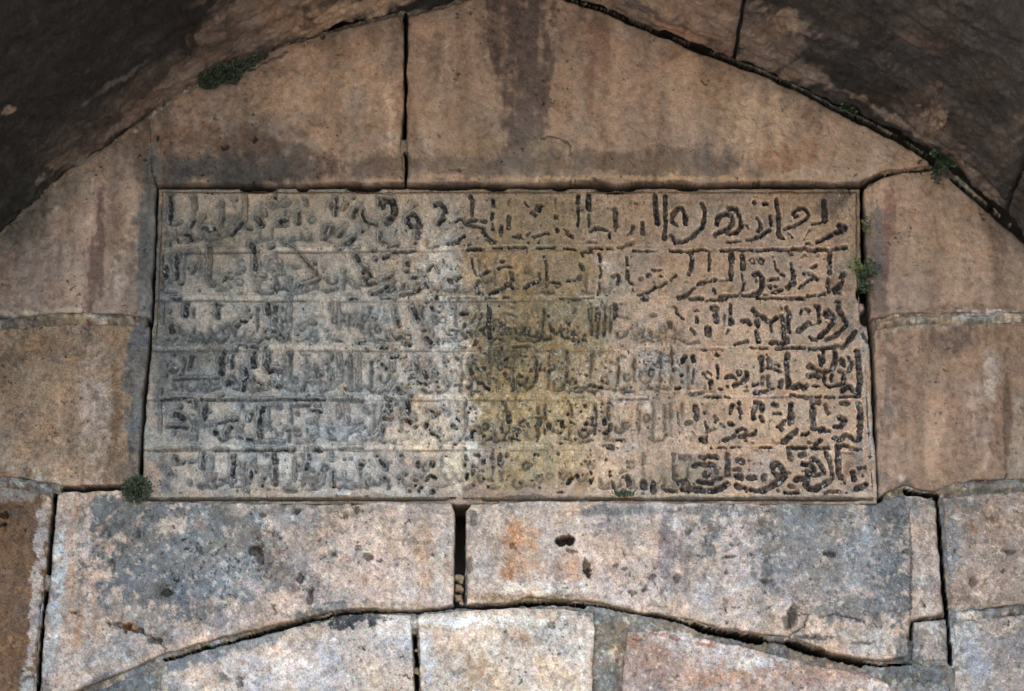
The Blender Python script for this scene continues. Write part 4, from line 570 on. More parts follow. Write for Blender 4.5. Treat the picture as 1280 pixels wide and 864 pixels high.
# ------------------------------------------------------------------ the inscribed tablet
tab = empty('inscribed_tablet', (0, 0, wallpt(640, 624)[1]), 'wide rectangular stone tablet carved with six ruled lines of Arabic script', 'tablet')
step = 0.95
us = np.arange(171, 1104, step); vs = np.arange(227, 634, step); u, v = np.meshgrid(us, vs)
groove = np.zeros(u.shape); 
def draw(tiles, scale):
    global groove
    for (ox, oy), txt in tiles.items():
        for st in txt.split('|'):
            head, pts = st.split(':'); wd, k = map(float, head.split())
            pts = [tuple(map(float, p.split(','))) for p in pts.split()]
            pts = [(ox + a / scale, oy + b / scale) for a, b in pts]
            P = np.array(pts); r = wd / 2 + 3
            i0 = max(0, int((P[:, 0].min() - r - us[0]) / step)); i1 = min(len(us), int((P[:, 0].max() + r - us[0]) / step) + 2)
            j0 = max(0, int((P[:, 1].min() - r - vs[0]) / step)); j1 = min(len(vs), int((P[:, 1].max() + r - vs[0]) / step) + 2)
            if i1 <= i0 or j1 <= j0: continue
            uu = u[j0:j1, i0:i1]; vv = v[j0:j1, i0:i1]
            if len(pts) == 1: wd *= .82
            a6 = 0.8
            q = pdist(uu + a6 * fbm(uu, vv, 5.5, 3, 80, gain=.8), vv + a6 * fbm(uu, vv, 5.5, 3, 81, gain=.8), pts)
            g = ss(wd / 2 + 0.55, max(wd / 2 - 0.8, 0.1), q + 0.85 * fbm(uu, vv, 3.2, 2, 82)) * k
            groove[j0:j1, i0:i1] = np.maximum(groove[j0:j1, i0:i1], g)
draw(STROKES, 8.533); draw(STROKES_L, 4.32)
worn = np.zeros(u.shape)      # distance field of shallow worn strokes, kept as darkness
outl = np.zeros(u.shape)
rw = random.Random(12)
def soft_stroke(pts, wd, k, arr):
    P = np.array(pts); r = wd / 2 + 3
    i0 = max(0, int((P[:, 0].min() - r - us[0]) / step)); i1 = min(len(us), int((P[:, 0].max() + r - us[0]) / step) + 2)
    j0 = max(0, int((P[:, 1].min() - r - vs[0]) / step)); j1 = min(len(vs), int((P[:, 1].max() + r - vs[0]) / step) + 2)
    if i1 <= i0 or j1 <= j0: return
    uu = u[j0:j1, i0:i1]; vv = v[j0:j1, i0:i1]
    q = pdist(uu + 1.2 * fbm(uu, vv, 9, 2, 78), vv + 1.2 * fbm(uu, vv, 9, 2, 79), pts)
    arr[j0:j1, i0:i1] = np.maximum(arr[j0:j1, i0:i1], k * ss(wd / 2 + .8, max(wd / 2 - 1, .1), q + 0.9 * fbm(uu, vv, 3.4, 2, 77)))
RB = [240, 307.5, 371, 433, 495, 557.5, 617]
for r in range(6):
    y0, y1 = RB[r] + 5, RB[r + 1] - 6; xx = 212.0
    while xx < (880 if r < 1 else (900 if r > 1 else 860)):
        x1_ = xx + rw.uniform(7, 18); kk = rw.uniform(.7, 1.25); t_ = rw.random()
        if t_ < .30:      # upright
            b1 = y1 - rw.uniform(2, 16); soft_stroke([(xx, y0 + rw.uniform(0, 8)), (xx + rw.uniform(-1, 1), (y0 + b1) / 2), (xx - rw.uniform(0, 2), b1)], 3.6, kk, worn)
        elif t_ < .70:    # bowl
            cy_ = y1 - rw.uniform(6, 18); soft_stroke([(xx - 5, cy_ - 5), (xx - 4, cy_ + 1), (xx, cy_ + 4), (xx + 6, cy_ + 2), (xx + 8, cy_ - 5)], 3.2, kk, worn)
        else:             # loop
            cy_ = rw.uniform(y0 + 14, y1 - 12); soft_stroke([(xx + 4 * math.cos(q_ * .9), cy_ + 4.5 * math.sin(q_ * .9)) for q_ in range(7)], 3.0, kk, worn)
        if rw.random() < .5: soft_stroke([(xx - 6, y1 - rw.uniform(1, 8)), (xx + 1, y1 - rw.uniform(1, 6)), (xx + 9, y1 - rw.uniform(1, 8))], 3.0, kk, worn)
        xx = x1_
wz = np.exp(-((u - 660) / 170) ** 2 - ((v - 470) / 130) ** 2) * 1.0
wz = np.maximum(wz, ss(640, 520, u) * ss(300, 360, v) * .85); wz = np.maximum(wz, 0.8 * np.exp(-((u - 830) / 60) ** 2 - ((v - 470) / 60) ** 2)); wz = np.maximum(wz, ss(520, 400, u) * .55)
wz = np.clip(wz * (1 + .9 * ss(540, 620, u)), 0, 1.15) * ss(-.6, .0, fbm(u, v, 26, 3, 76)); wz = np.maximum(wz, .75 * ss(540, 600, u) * ss(900, 820, u) * ss(360, 400, v))
def blur(a, r):
    for ax_ in (0, 1):
        c = np.cumsum(np.concatenate([np.repeat(np.take(a, [0], ax_), r, ax_), a, np.repeat(np.take(a, [-1], ax_), r, ax_)], ax_), ax_)
        n = a.shape[ax_]; hi = np.take(c, range(2 * r, 2 * r + n), ax_); lo_ = np.take(c, range(0, n), ax_)
        a = (hi - lo_) / (2 * r)
    return a
g5 = np.clip(blur(blur(groove, 3), 2), 0, 1)
outl = ss(.05, .11, g5) * ss(.30, .16, g5) * ss(620, 480, u)          # the low outline round each letter on the left
worn = np.maximum(np.clip(worn, 0, 1) * wz * (1 - ss(.05, .3, g5)), 0.55 * outl)
# outer edge of the slab, with chips along the top
wu = u + 1.0 * fbm(u, v, 14, 3, 83); wv = v + 0.8 * fbm(u, v, 16, 3, 84)
d = sdist(wu, wv, TABP)
for cx, cy, rx, ry in ((322, 232, 24, 6), (378, 232, 8, 5), (455, 232, 22, 6), (770, 232, 26, 7), (700, 232, 10, 4), (560, 232, 30, 3), (620, 232, 14, 4), (1080, 365, 9, 12), (1082, 395, 6, 10), (1095, 500, 5, 10), (860, 233, 14, 3)):
    d = np.minimum(d, (np.sqrt(((u - cx) / rx) ** 2 + ((v - cy) / ry) ** 2) - 1) * min(rx, ry))
wleft = ss(600, 420, u); wright = 1 - wleft
RULES = [307.5, 371, 433, 495, 557.5]
# ruled lines stand proud on the left, are cut in on the right
ridge = np.zeros(u.shape); line = np.zeros(u.shape)
for rr in RULES:
    q = v - rr - 0.8 * fbm(u, v, 30, 3, 85) - (0.008 * (640 - u) if rr < 320 else 0)
    amp = np.clip(0.8 + 0.8 * fbm(u, v * 0 + rr, 25, 3, 86), 0, 1)
    ridge = np.maximum(ridge, ss(4.2, 1.2, np.abs(q + 1)) * (0.35 + 0.65 * ss(820, 560, u)) * amp)
    line = np.maximum(line, ss(2.2, 0.4, np.abs(q - 3.5)) * ss(820, 560, u) * amp)
    line = np.maximum(line, ss(2.0, 0.5, np.abs(q)) * wright * 0.35 * amp)
# worn and pitted zones
ero = np.exp(-((u - 640) / 190) ** 2 - ((v - 470) / 120) ** 2) * 1.0
ero = np.maximum(ero, 0.75 * np.exp(-((u - 540) / 110) ** 2 - ((v - 420) / 180) ** 2))
ero = np.maximum(ero, 0.6 * np.exp(-((u - 360) / 160) ** 2 - ((v - 470) / 150) ** 2))
ero = np.maximum(ero, 0.8 * np.exp(-((u - 820) / 60) ** 2 - ((v - 460) / 70) ** 2))
ero = np.maximum(ero, 0.16)
n1 = fbm(u, v, 3.3, 2, 87, 0.85, 1.25); n2 = fbm(u, v, 2.8, 2, 88)
pit = ss(1.08 - 0.42 * ero, 1.26 - 0.42 * ero, n1 + 0.40 * fbm(u, v, 16, 2, 89))
# faint remains of letters (vertical and curved relief) where nothing is legible
gh = fbm(u, v, 13, 2, 90, 0.8, 1.5); gi = fbm(u, v, 17, 2, 99, 1.4, 0.7)
brk = ss(-0.25, 0.25, fbm(u, v, 20, 3, 33))
ghost = np.maximum(ss(0.075, 0.02, np.abs(gh)), ss(0.06, 0.015, np.abs(gi))) * np.clip(ero * 1.2, 0, 1) * brk
# raised body between grooves: the skin next to a groove stands a little proud and is paler
def blur(a, r):
    for ax_ in (0, 1):
        c = np.cumsum(np.concatenate([np.repeat(np.take(a, [0], ax_), r, ax_), a, np.repeat(np.take(a, [-1], ax_), r, ax_)], ax_), ax_)
        n = a.shape[ax_]; hi = np.take(c, range(2 * r, 2 * r + n), ax_); lo_ = np.take(c, range(0, n), ax_)
        a = (hi - lo_) / (2 * r)
    return a
near = np.clip(blur(groove, 5) * 1.6, 0, 1)
top = ss(235, 246, v); 
h = -0.015 + 0.0018 * fbm(u, v, 60, 3, 91) + 0.0012 * fbm(u, v, 14, 3, 92) + (0.0006 + 0.0016 * ero) * fbm(u, v, 4, 3, 93, gain=.8)
h += 0.0030 * near * (1 - groove) + 0.0035 * ridge - 0.003 * line
h += -0.0035 * ghost
h -= 0.0150 * groove + 0.004 * pit + 0.0075 * worn
# plain border at left, raised fillet at right and bottom
brd = ss(1062, 1071, u - 0.028 * (v - 236) + 4 * fbm(u, v, 20, 3, 37)) * ss(300, 380, v); h += 0.0025 * brd
lb = ss(212, 205, u + 0.052 * (v - 236) + 3 * fbm(u, v, 18, 3, 38)); h += 0.002 * lb
bb = ss(612, 618, v + 2.2 * fbm(u, v, 26, 3, 39)); h += 0.004 * bb - 0.010 * ss(619, 624, v)
B = 3.5; t = np.clip(1 - d / B, 0, 1); h -= 0.006 * t * t
h = np.where(d < 0, h - np.minimum(-d * 0.055, 0.12), h)
TAB_STAINS_SHADE = [
 (660,440,90,170,0,(120,104,72),1,.35,'m'),
 (330,400,270,260,0,(116,114,109),1,.4,'m'), (300,470,190,150,0,(116,117,115),1,.4,'m'), (250,300,80,90,0,(84,82,78),.9,.3,'m'), (215,420,30,200,0,(84,88,88),.9,.25,'m'),
 (350,270,120,40,0,(118,110,98),.8,.3,'m'), (310,345,40,20,0,(132,124,114),.7,.3,'f'), (480,330,70,50,0,(138,128,116),.8,.3,'m'), (240,260,40,20,0,(112,102,90),.6,.3,'m'),
 (225,300,30,12,0,(74,66,60),.8,.3,'m'), (430,260,60,30,0,(132,118,102),.7,.3,'m'), (520,270,50,30,0,(146,130,112),.9,.3,'m'), (400,320,40,14,0,(140,124,108),.6,.3,'m'),
 (450,400,80,60,0,(132,128,122),.8,.3,'m'), (470,480,60,60,0,(146,142,136),.7,.3,'f'), (250,440,60,40,0,(80,82,80),.8,.3,'m'), (290,330,34,24,0,(128,120,110),.6,.3,'m'),
 (330,460,14,26,0,(150,142,138),.8,.25,'m'), (350,465,14,20,0,(156,150,150),.8,.25,'m'), (310,455,8,30,0,(120,126,126),.6,.25,'m'),
 (400,560,200,40,0,(144,144,141),.6,.4,'f'), (290,590,16,22,0,(156,152,147),.7,.4,'m'), (360,585,12,26,0,(158,156,152),.7,.4,'m'), (250,590,60,30,0,(122,124,122),.6,.3,'m'),
 (430,530,100,30,0,(146,150,152),.7,.3,'f'), (300,612,120,9,0,(140,124,106),.8,.25,'f'), (480,612,90,8,0,(176,166,152),.8,.25,'f'), (430,585,60,26,0,(158,160,158),.6,.3,'f'),
 (556,330,36,70,0,(172,164,156),.9,.4,'f'), (562,440,26,130,0,(176,172,166),.9,.38,'f'), (580,520,24,80,0,(180,172,160),.9,.35,'f'), (575,590,16,30,0,(190,176,156),.9,.25,'f'),
 (545,540,40,50,0,(184,160,130),.85,.3,'m'), (555,585,36,26,0,(186,166,138),.8,.3,'m'), (505,540,24,40,0,(172,150,126),.7,.3,'m'), (530,440,30,60,0,(150,140,130),.6,.3,'f'),
 (650,280,70,60,0,(124,108,86),.95,.3,'m'), (630,340,50,40,0,(134,112,84),.95,.25,'m'), (700,340,40,40,0,(132,112,88),.9,.25,'m'), (720,265,60,30,0,(124,108,86),.8,.3,'m'),
 (670,400,90,60,0,(120,106,82),1,.28,'m'), (650,470,80,50,0,(112,98,62),1,.3,'f'), (640,430,60,30,0,(96,86,60),.9,.3,'f'), (700,450,60,30,0,(128,114,90),.8,.3,'f'),
 (620,480,40,30,0,(132,108,70),.8,.25,'f'), (650,475,16,12,0,(96,86,58),.8,.25,'m'), (640,520,50,36,0,(138,120,86),.95,.28,'f'), (620,505,18,20,0,(118,104,74),.8,.25,'m'),
 (690,510,60,34,0,(150,128,92),.85,.28,'f'), (720,480,60,30,0,(140,124,100),.7,.3,'f'), (700,560,80,30,0,(164,144,112),.9,.3,'f'), (640,590,70,28,0,(146,128,94),.9,.28,'m'),
 (690,600,70,16,0,(150,124,92),.8,.28,'m'), (760,590,50,26,0,(172,148,122),.7,.3,'f'), (760,400,40,40,0,(112,108,98),.7,.28,'f'), (745,385,16,20,0,(92,88,72),.8,.25,'f'),
 (790,360,60,40,0,(140,126,110),.7,.3,'m'), (760,325,20,16,0,(158,146,134),.9,.25,'m'), (800,450,50,50,0,(132,122,114),.8,.3,'f'), (810,430,40,12,0,(150,124,104),.7,.3,'m'),
 (800,510,60,40,0,(148,132,118),.7,.3,'f'), (830,470,40,30,0,(124,120,118),.7,.28,'f'), (850,520,50,30,0,(132,120,108),.6,.3,'f'), (870,550,60,16,0,(158,132,108),.6,.3,'m'),
 (560,255,40,18,0,(142,126,106),.6,.3,'m'), (560,365,60,10,0,(150,134,112),.7,.3,'f'), (590,345,18,24,0,(160,136,108),.8,.25,'m'), (600,380,30,14,0,(150,136,112),.6,.3,'m'),
 (880,250,60,16,0,(104,90,78),.6,.3,'m'), (1045,260,22,34,0,(88,78,72),.9,.25,'m'), (990,260,60,30,0,(128,106,84),.5,.3,'m'), (1050,335,20,30,0,(98,80,66),.8,.3,'m'),
 (900,480,80,60,0,(146,122,98),.6,.3,'m'), (1000,470,80,80,0,(140,118,96),.6,.3,'m'), (1000,540,90,40,0,(150,126,102),.6,.3,'m'), (1060,400,20,30,0,(92,82,74),.8,.3,'m'),
 (1070,590,20,26,0,(100,84,72),.8,.3,'m'), (870,590,60,24,0,(104,94,84),.8,.3,'f'), (860,590,26,14,0,(126,112,92),.6,.3,'f'), (950,580,40,20,0,(146,130,118),.6,.3,'m'),
 (1080,300,9,60,0,(152,130,106),.9,.25,'f'), (1080,440,6,50,0,(128,122,116),.8,.25,'f'), (1090,540,6,60,0,(140,132,124),.8,.25,'f'), (1078,275,6,20,0,(164,142,118),.8,.25,'f'),
 (930,616,170,5,0,(150,130,106),.85,.25,'f'), (900,622,220,4,0,(74,70,70),.7,.3,'m'), (680,621,80,4,0,(84,70,54),.8,.3,'m'), (460,622,120,5,0,(104,86,62),.9,.25,'m'), (300,624,120,5,0,(90,84,76),.8,.25,'m'),  # thin dark bands along the tablet foot are painted shade
 (640,240,420,6,0,(136,118,98),.6,.3,'f'), (560,268,30,20,0,(160,146,130),.8,.3,'m'), (1075,560,4,50,0,(90,90,92),.7,.3,'m'),
]
C = paint(u, v, (142, 119, 101), TAB_STAINS_SHADE, 11, 1.0, .35, 0.0, 1.0, .15) * (1.42 + 0.30 * ss(620, 380, u) - 0.12 * np.exp(-((u - 660) / 90) ** 2))[..., None]
# left part: flat plateaus between the letters keep a pinkish beige skin, the low ground round them is grey
strk = np.maximum(groove, 0.8 * np.maximum(ghost, worn)); wide = np.clip(blur(blur(strk, 3), 2) * 2.6, 0, 1)
plat = (1 - wide) * ss(640, 520, u) * ss(-.35, .25, fbm(u, v, 28, 3, 34)) * 0.50 * ss(205, 225, u) * (0.55 + 0.45 * ss(235, 330, u + v * .3))
C = C * (1 - plat)[..., None] + lin((168, 155, 143)) * (1.25 * plat)[..., None]
wd2 = wide * (1 - ss(0, .5, groove)) * ss(700, 560, u) * 0.62
C = C * (1 - wd2)[..., None] + lin((97, 101, 102)) * 1.2 * wd2[..., None]
wd2 = wide * (1 - ss(0, .5, groove)) * ss(560, 640, u) * ss(900, 800, u) * 0.40
C = C * (1 - wd2)[..., None] + lin((106, 96, 74)) * 1.2 * wd2[..., None]
C *= (1 + 0.22 * (1 - wide) * ss(600, 760, u) * ss(300, 420, v))[..., None]
C *= (1 + (0.16 + 0.42 * ero) * fbm(u, v, 4.2, 3, 36, 0.8, 1.3, gain=.9))[..., None]
g3 = blur(groove, 2); rim = ss(.06, .16, g3) * ss(.55, .3, g3) * np.clip(.75 + .8 * fbm(u, v, 11, 3, 12), 0, 1.2)
C *= (1 + 0.42 * rim * ss(250, 700, u) + .2 * rim)[..., None]  # brighter groove edges: relief light put into the colour
# light painted on ridges and beside grooves; white-blue lime grains, ochre; shade painted into recesses
k = near * (1 - ss(0, .4, groove)); pale = 0.36 * k + 0.45 * ridge
C *= (1 + pale * 0.75)[..., None]
gr = ss(0.86, 1.10, n2 + 0.30 * fbm(u, v, 20, 2, 94)) * np.clip(0.30 + ero + 0.8 * near * ss(200, 300, v), 0, 1)
C = C * (1 - 0.75 * gr)[..., None] + lin((186, 190, 192)) * (0.75 * gr)[..., None]
och = ss(0.15, 0.7, fbm(u, v, 7, 3, 95)) * ero * ss(450, 520, u)
C = C * (1 - 0.45 * och)[..., None] + lin((176, 134, 76)) * (0.45 * och)[..., None]
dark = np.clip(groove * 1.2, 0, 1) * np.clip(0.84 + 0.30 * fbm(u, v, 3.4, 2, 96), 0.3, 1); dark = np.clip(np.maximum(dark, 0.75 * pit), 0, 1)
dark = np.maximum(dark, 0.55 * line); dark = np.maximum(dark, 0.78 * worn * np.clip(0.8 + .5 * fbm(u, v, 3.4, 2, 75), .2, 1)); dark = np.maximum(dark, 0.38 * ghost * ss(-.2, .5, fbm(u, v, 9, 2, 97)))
groove_shade = lin((24, 24, 29)) * (1 + 0.7 * ss(560, 300, u))[..., None]  # near-black groove shade painted in, softer on the left
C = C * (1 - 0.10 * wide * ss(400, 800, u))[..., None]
C = C * (1 - dark)[..., None] + groove_shade * dark[..., None]
# lime grains caught in the grooves
lg = ss(0.75, 1.0, fbm(u, v, 3.6, 2, 98) + 0.2 * ero) * ss(0.2, .8, blur(groove, 2)) * ss(280, 330, v + 0.06 * (1000 - u))
C = C * (1 - 0.8 * lg)[..., None] + lin((176, 182, 186)) * (0.8 * lg)[..., None]
e = ss(1.5, -1.0, d); C = C * (1 - 0.8 * e)[..., None] + lin((66, 58, 50)) * (0.8 * e)[..., None]
gv, gu = np.gradient(d, step); gl = np.hypot(gu, gv) + 1e-6; sh = np.where(d < 0, -d * 0.93, 0)
x, z = wallpt(u + gu / gl * sh, v + gv / gl * sh); co = np.stack([x, -h, z], -1); F = finish(C)
keepm = d > -2.4
innr = (u > 206 - 0.052 * (v - 236)) & (u < 1066 + 0.03 * (v - 236)) & (v > 240) & (v < 616)
bounds = [240] + RULES + [616]
LINES = ['topmost line of script with bold rounded letters at the right', 'second line of script from the top', 'third line of script from the top, worn in the middle',
         'fourth line of script from the top, worn ochre middle', 'fifth line of script from the top', 'lowest line of script, tall letters at the left']
band = np.full(u.shape, 6)
for q in range(6): band[innr & (v >= bounds[q]) & (v < bounds[q + 1])] = q
ny, nx = u.shape; cell = band[:-1, :-1]; okc = keepm[:-1, :-1] & keepm[1:, :-1] & keepm[:-1, 1:] & keepm[1:, 1:]
ids = np.arange(ny * nx).reshape(ny, nx)
for q in range(7):
    j, i = np.nonzero((cell == q) & okc)
    f = np.stack([ids[j, i], ids[j + 1, i], ids[j + 1, i + 1], ids[j, i + 1]], 1)
    un, inv = np.unique(f, return_inverse=True)
    o = mesh_obj('inscription_line' if q < 6 else 'border', co.reshape(-1, 3)[un], inv.reshape(f.shape), F.reshape(-1, 4)[un], M_TAB)
    if q < 6: o['label'] = LINES[q]
    keep(o, tab)
xa, za = wallpt(190, 238); xb, zb = wallpt(1080, 620)
slab('slab_body', [(xa + .02, zb), (xb - .01, zb), (xb - .04, za - .01), (xa + .03, za - .01)], 0.045, 0.20, M_CORE, tab)

# ------------------------------------------------------------------ the pointed vault in front of the wall
vault = empty('stone_vault', (0, 0, 0), 'dark pointed stone vault sheltering the wall from above', 'vault')
A = np.array(ARCH, float); ax_, az_ = wallpt(A[:, 0], A[:, 1])
seg = np.hypot(np.diff(ax_), np.diff(az_)); sl = np.concatenate([[0], np.cumsum(seg)])
def curve(s):
    return np.interp(s, sl, ax_), np.interp(s, sl, az_)
def smooth_curve(s, side):
    lo_, hi_ = (0, APEX - 1e-3) if side < 0 else (APEX + 1e-3, sl[-1])
    X = 0; Z = 0; K = np.linspace(-0.05, 0.05, 9)
    for kk in K:
        a, b = curve(np.clip(s + kk, lo_, hi_)); X = X + a; Z = Z + b
    return X / len(K), Z / len(K)
APEX = sl[19]
def s_at(u):  # arc position of a photo column on the arch edge
    i = np.interp(u, A[4:-4, 0], sl[4:-4]); return float(i)
TOPD = 2.4
JS = [0.0, 1.6, s_at(-150), s_at(-60), s_at(236), APEX, s_at(917), s_at(1253), s_at(1400), sl[-1] - 1.6, sl[-1]]
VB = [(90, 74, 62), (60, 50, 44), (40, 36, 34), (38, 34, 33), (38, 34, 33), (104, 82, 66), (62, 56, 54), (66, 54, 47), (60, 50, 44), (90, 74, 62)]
VL = [None, None, None, 'sooty black voussoir at the upper left', 'brown voussoir left of the apex', 'rust brown voussoir right of the apex', 'dark grey voussoir above the right slope', 'dark voussoir at the right edge', None, None]
for n in range(len(JS) - 1):
    s0, s1 = JS[n] + (0.003 if n != 4 else .0005), JS[n + 1] - (0.003 if n != 3 else .0005)
    side = -1 if s1 <= APEX else 1
    fine = 2 <= n <= 8
    ds = 0.0050 if fine else 0.06
    ss_ = np.arange(s0, s1 + ds * .5, ds); 
    tt = [0.0]; st = 0.0065 if fine else 0.06
    while tt[-1] < TOPD:
        tt.append(tt[-1] + (st if tt[-1] < 1.0 or not fine else st * 6))
    tt = np.array(tt)
    sg, tg = np.meshgrid(ss_, tt)
    X, Z = smooth_curve(sg, side)
    dx = np.gradient(X, axis=1); dz = np.gradient(Z, axis=1); L = np.hypot(dx, dz) + 1e-9
    nx_, nz_ = dz / L, -dx / L         # inward normal (towards the opening)
    a, b = sg / 0.0025, tg / 0.0025
    hh = 0.010 * fbm(a, b, 110, 3, 20, 2.0, 1.0) + 0.010 * fbm(a, b, 26, 3, 21) + 0.005 * fbm(a, b, 7, 3, 22, gain=.7)
    e1 = np.minimum(sg - s0, s1 - sg)
    if n == 3: e1 = sg - s0
    if n == 4: e1 = s1 - sg
    e1 = e1 + 0; ed = np.minimum(e1, tg)
    tg0 = 0.006 if side < 0 else 0.010
    hh = hh - 0.012 * np.clip(1 - e1 / 0.014, 0, 1) ** 2 - tg0 * np.clip(1 - tg / 0.016, 0, 1) ** 2
    if side > 0:   # a narrow draft margin worked along the wall side
        hh = hh - 0.004 * ss(.055, .062, tg) * ss(.08, .07, tg)
    hh = hh + 0.012 * fbm(a, b, 13, 3, 13) * ss(.07, 0, tg) * (1 if side < 0 else .5)
    hh = np.where(e1 < 0.0005, hh - 0.10, hh)
    for (hx, hy, r) in ((228, 18, 9), (236, 48, 7), (240, 30, 6), (1160, 140, 9), (1128, 112, 6), (1172, 150, 5)):
        pu, pv = project(X, -tg - 0.012, Z)
        hh = hh - 0.014 * ss(r * 1.2, r * 0.4, np.hypot(pu - hx, pv - hy) + 4 * fbm(pu, pv, 8, 2, 99))
    Y = -tg + (0.012 if side < 0 else -0.012)
    co = np.stack([X + nx_ * hh, Y, Z + nz_ * hh], -1)
    pu, pv = project(X, Y, Z)
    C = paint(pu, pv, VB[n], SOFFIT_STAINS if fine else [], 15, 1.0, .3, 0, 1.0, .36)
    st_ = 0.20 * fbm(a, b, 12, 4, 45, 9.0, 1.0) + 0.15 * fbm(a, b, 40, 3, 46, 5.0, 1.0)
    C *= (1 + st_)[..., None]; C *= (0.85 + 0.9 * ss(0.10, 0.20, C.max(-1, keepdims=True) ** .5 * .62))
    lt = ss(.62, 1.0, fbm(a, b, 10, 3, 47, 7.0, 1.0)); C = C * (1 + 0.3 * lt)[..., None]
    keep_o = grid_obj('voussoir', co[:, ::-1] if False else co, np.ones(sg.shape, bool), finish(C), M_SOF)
    if VL[n]: keep_o['label'] = VL[n]
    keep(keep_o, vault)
# masonry mass behind the soffit stones
sp = np.concatenate([np.linspace(0, APEX - .002, 40), [APEX], np.linspace(APEX + .002, sl[-1], 40)])
cx_, cz_ = curve(sp); 
inn = []
for q in range(len(sp)):
    a, b = curve(min(sp[q] + .02, sl[-1])); c, d_ = curve(max(sp[q] - .02, 0)); L = math.hypot(a - c, b - d_)
    n_x, n_z = (b - d_) / L, -(a - c) / L
    if q == 40: n_x, n_z = 0.0, -1.0
    inn.append((cx_[q] - n_x * 0.09, cz_[q] - n_z * 0.09))
inn[0] = (inn[0][0], -0.3); inn[-1] = (inn[-1][0], -0.3)
me = bpy.data.meshes.new('vault_core'); nn = len(inn)
out = [(-3.6, -0.3)] + [(-3.6 if p[0] < -.9 else (3.6 if p[0] > .9 else p[0] * 4), max(p[1] + 1.2, -0.3)) if False else (p[0] * 1.55 - (0.0), p[1] + 0.9) for p in inn[1:-1]] + [(3.6, -0.3)]
vs3 = []; fs = []
for y in (0.30, -TOPD):
    vs3 += [(p[0], y, p[1]) for p in inn] + [(p[0], y, p[1]) for p in out]
for q in range(nn - 1):
    fs += [(q, q + 1, q + 1 + 2 * nn, q + 2 * nn), (q + nn, q + nn + 1, q + 3 * nn + 1, q + 3 * nn), (q, q + 1, q + nn + 1, q + nn), (q + 2 * nn, q + 2 * nn + 1, q + 3 * nn + 1, q + 3 * nn)]
me.from_pydata(vs3, [], fs); me.materials.append(M_CORE); o = bpy.data.objects.new('vault_core', me); S.collection.objects.link(o); keep(o, vault)

# ------------------------------------------------------------------ ground
g = 60
me = bpy.data.meshes.new('ground'); me.from_pydata([(-g, -g, 0), (g, -g, 0), (g, g, 0), (-g, g, 0)], [], [(0, 1, 2, 3)]); me.materials.append(M_GROUND)
o = bpy.data.objects.new('ground', me); S.collection.objects.link(o); o['kind'] = 'structure'

# ------------------------------------------------------------------ plants growing out of the joints
def leaf_mat(name, c1, c2):
    m = bpy.data.materials.new(name); m.use_nodes = True; t = m.node_tree; b = t.nodes['Principled BSDF']
    b.inputs['Roughness'].default_value = 0.6
    tc = t.nodes.new('ShaderNodeTexCoord'); n = t.nodes.new('ShaderNodeTexNoise'); n.inputs['Scale'].default_value = 70
    t.links.new(tc.outputs['Object'], n.inputs['Vector'])
    x = t.nodes.new('ShaderNodeMix'); x.data_type = 'RGBA'; x.inputs[6].default_value = (*c1, 1); x.inputs[7].default_value = (*c2, 1)
    r = t.nodes.new('ShaderNodeMapRange'); r.inputs[1].default_value = .35; r.inputs[2].default_value = .65
    t.links.new(n.outputs[0], r.inputs[0]); t.links.new(r.outputs[0], x.inputs[0]); t.links.new(x.outputs[2], b.inputs['Base Color'])
    return m
ML1 = leaf_mat('leaf_olive', (0.014, 0.022, 0.010), (0.040, 0.052, 0.023)); ML2 = leaf_mat('leaf_green', (0.010, 0.020, 0.009), (0.028, 0.050, 0.018))
ML3 = leaf_mat('leaf_yellow_green', (0.045, 0.065, 0.018), (0.12, 0.135, 0.04)); MM = leaf_mat('moss_dark', (0.006, 0.010, 0.006), (0.016, 0.022, 0.010))
M_STEM = flat_mat('plant_stem', (0.06, 0.05, 0.025))
PX = 0.0025
def leaves(name, items, mat, parent, rnd):
    vs_, fs_ = [], []
    for (p, dr, ln, wd) in items:
        p = Vector(p); dr = Vector(dr).normalized()
        side = dr.cross(Vector((rnd.gauss(0, .5), -1, rnd.gauss(0, .5)))).normalized(); nrm = side.cross(dr)
        k = len(vs_); mid = p + dr * ln * .5
        vs_ += [p, mid + side * wd * .5 + nrm * ln * .06, mid - side * wd * .5 + nrm * ln * .06, p + dr * ln - nrm * ln * .08, mid - nrm * ln * .04]
        fs_ += [(k, k + 1, k + 4), (k, k + 4, k + 2), (k + 1, k + 3, k + 4), (k + 4, k + 3, k + 2)]
    me = bpy.data.meshes.new(name); me.from_pydata([tuple(q) for q in vs_], [], fs_); me.materials.append(mat)
    o = bpy.data.objects.new(name, me); S.collection.objects.link(o)
    if len(items) > 60: o['kind'] = 'stuff'
    return keep(o, parent)
def stem(pts, r, parent):
    vs_, fs_ = [], []
    for i, p in enumerate(pts):
        rr = r * (1 - .6 * i / (len(pts) - 1))
        for k in range(5):
            a = 2 * math.pi * k / 5; vs_.append((p[0] + rr * math.cos(a), p[1] + rr * .7 * math.sin(a), p[2] + rr * math.sin(a)))
    for i in range(len(pts) - 1):
        for k in range(5): fs_.append((i * 5 + k, i * 5 + (k + 1) % 5, (i + 1) * 5 + (k + 1) % 5, (i + 1) * 5 + k))
    me = bpy.data.meshes.new('stem'); me.from_pydata(vs_, [], fs_); me.materials.append(M_STEM)
    o = bpy.data.objects.new('stem', me); S.collection.objects.link(o); return keep(o, parent)
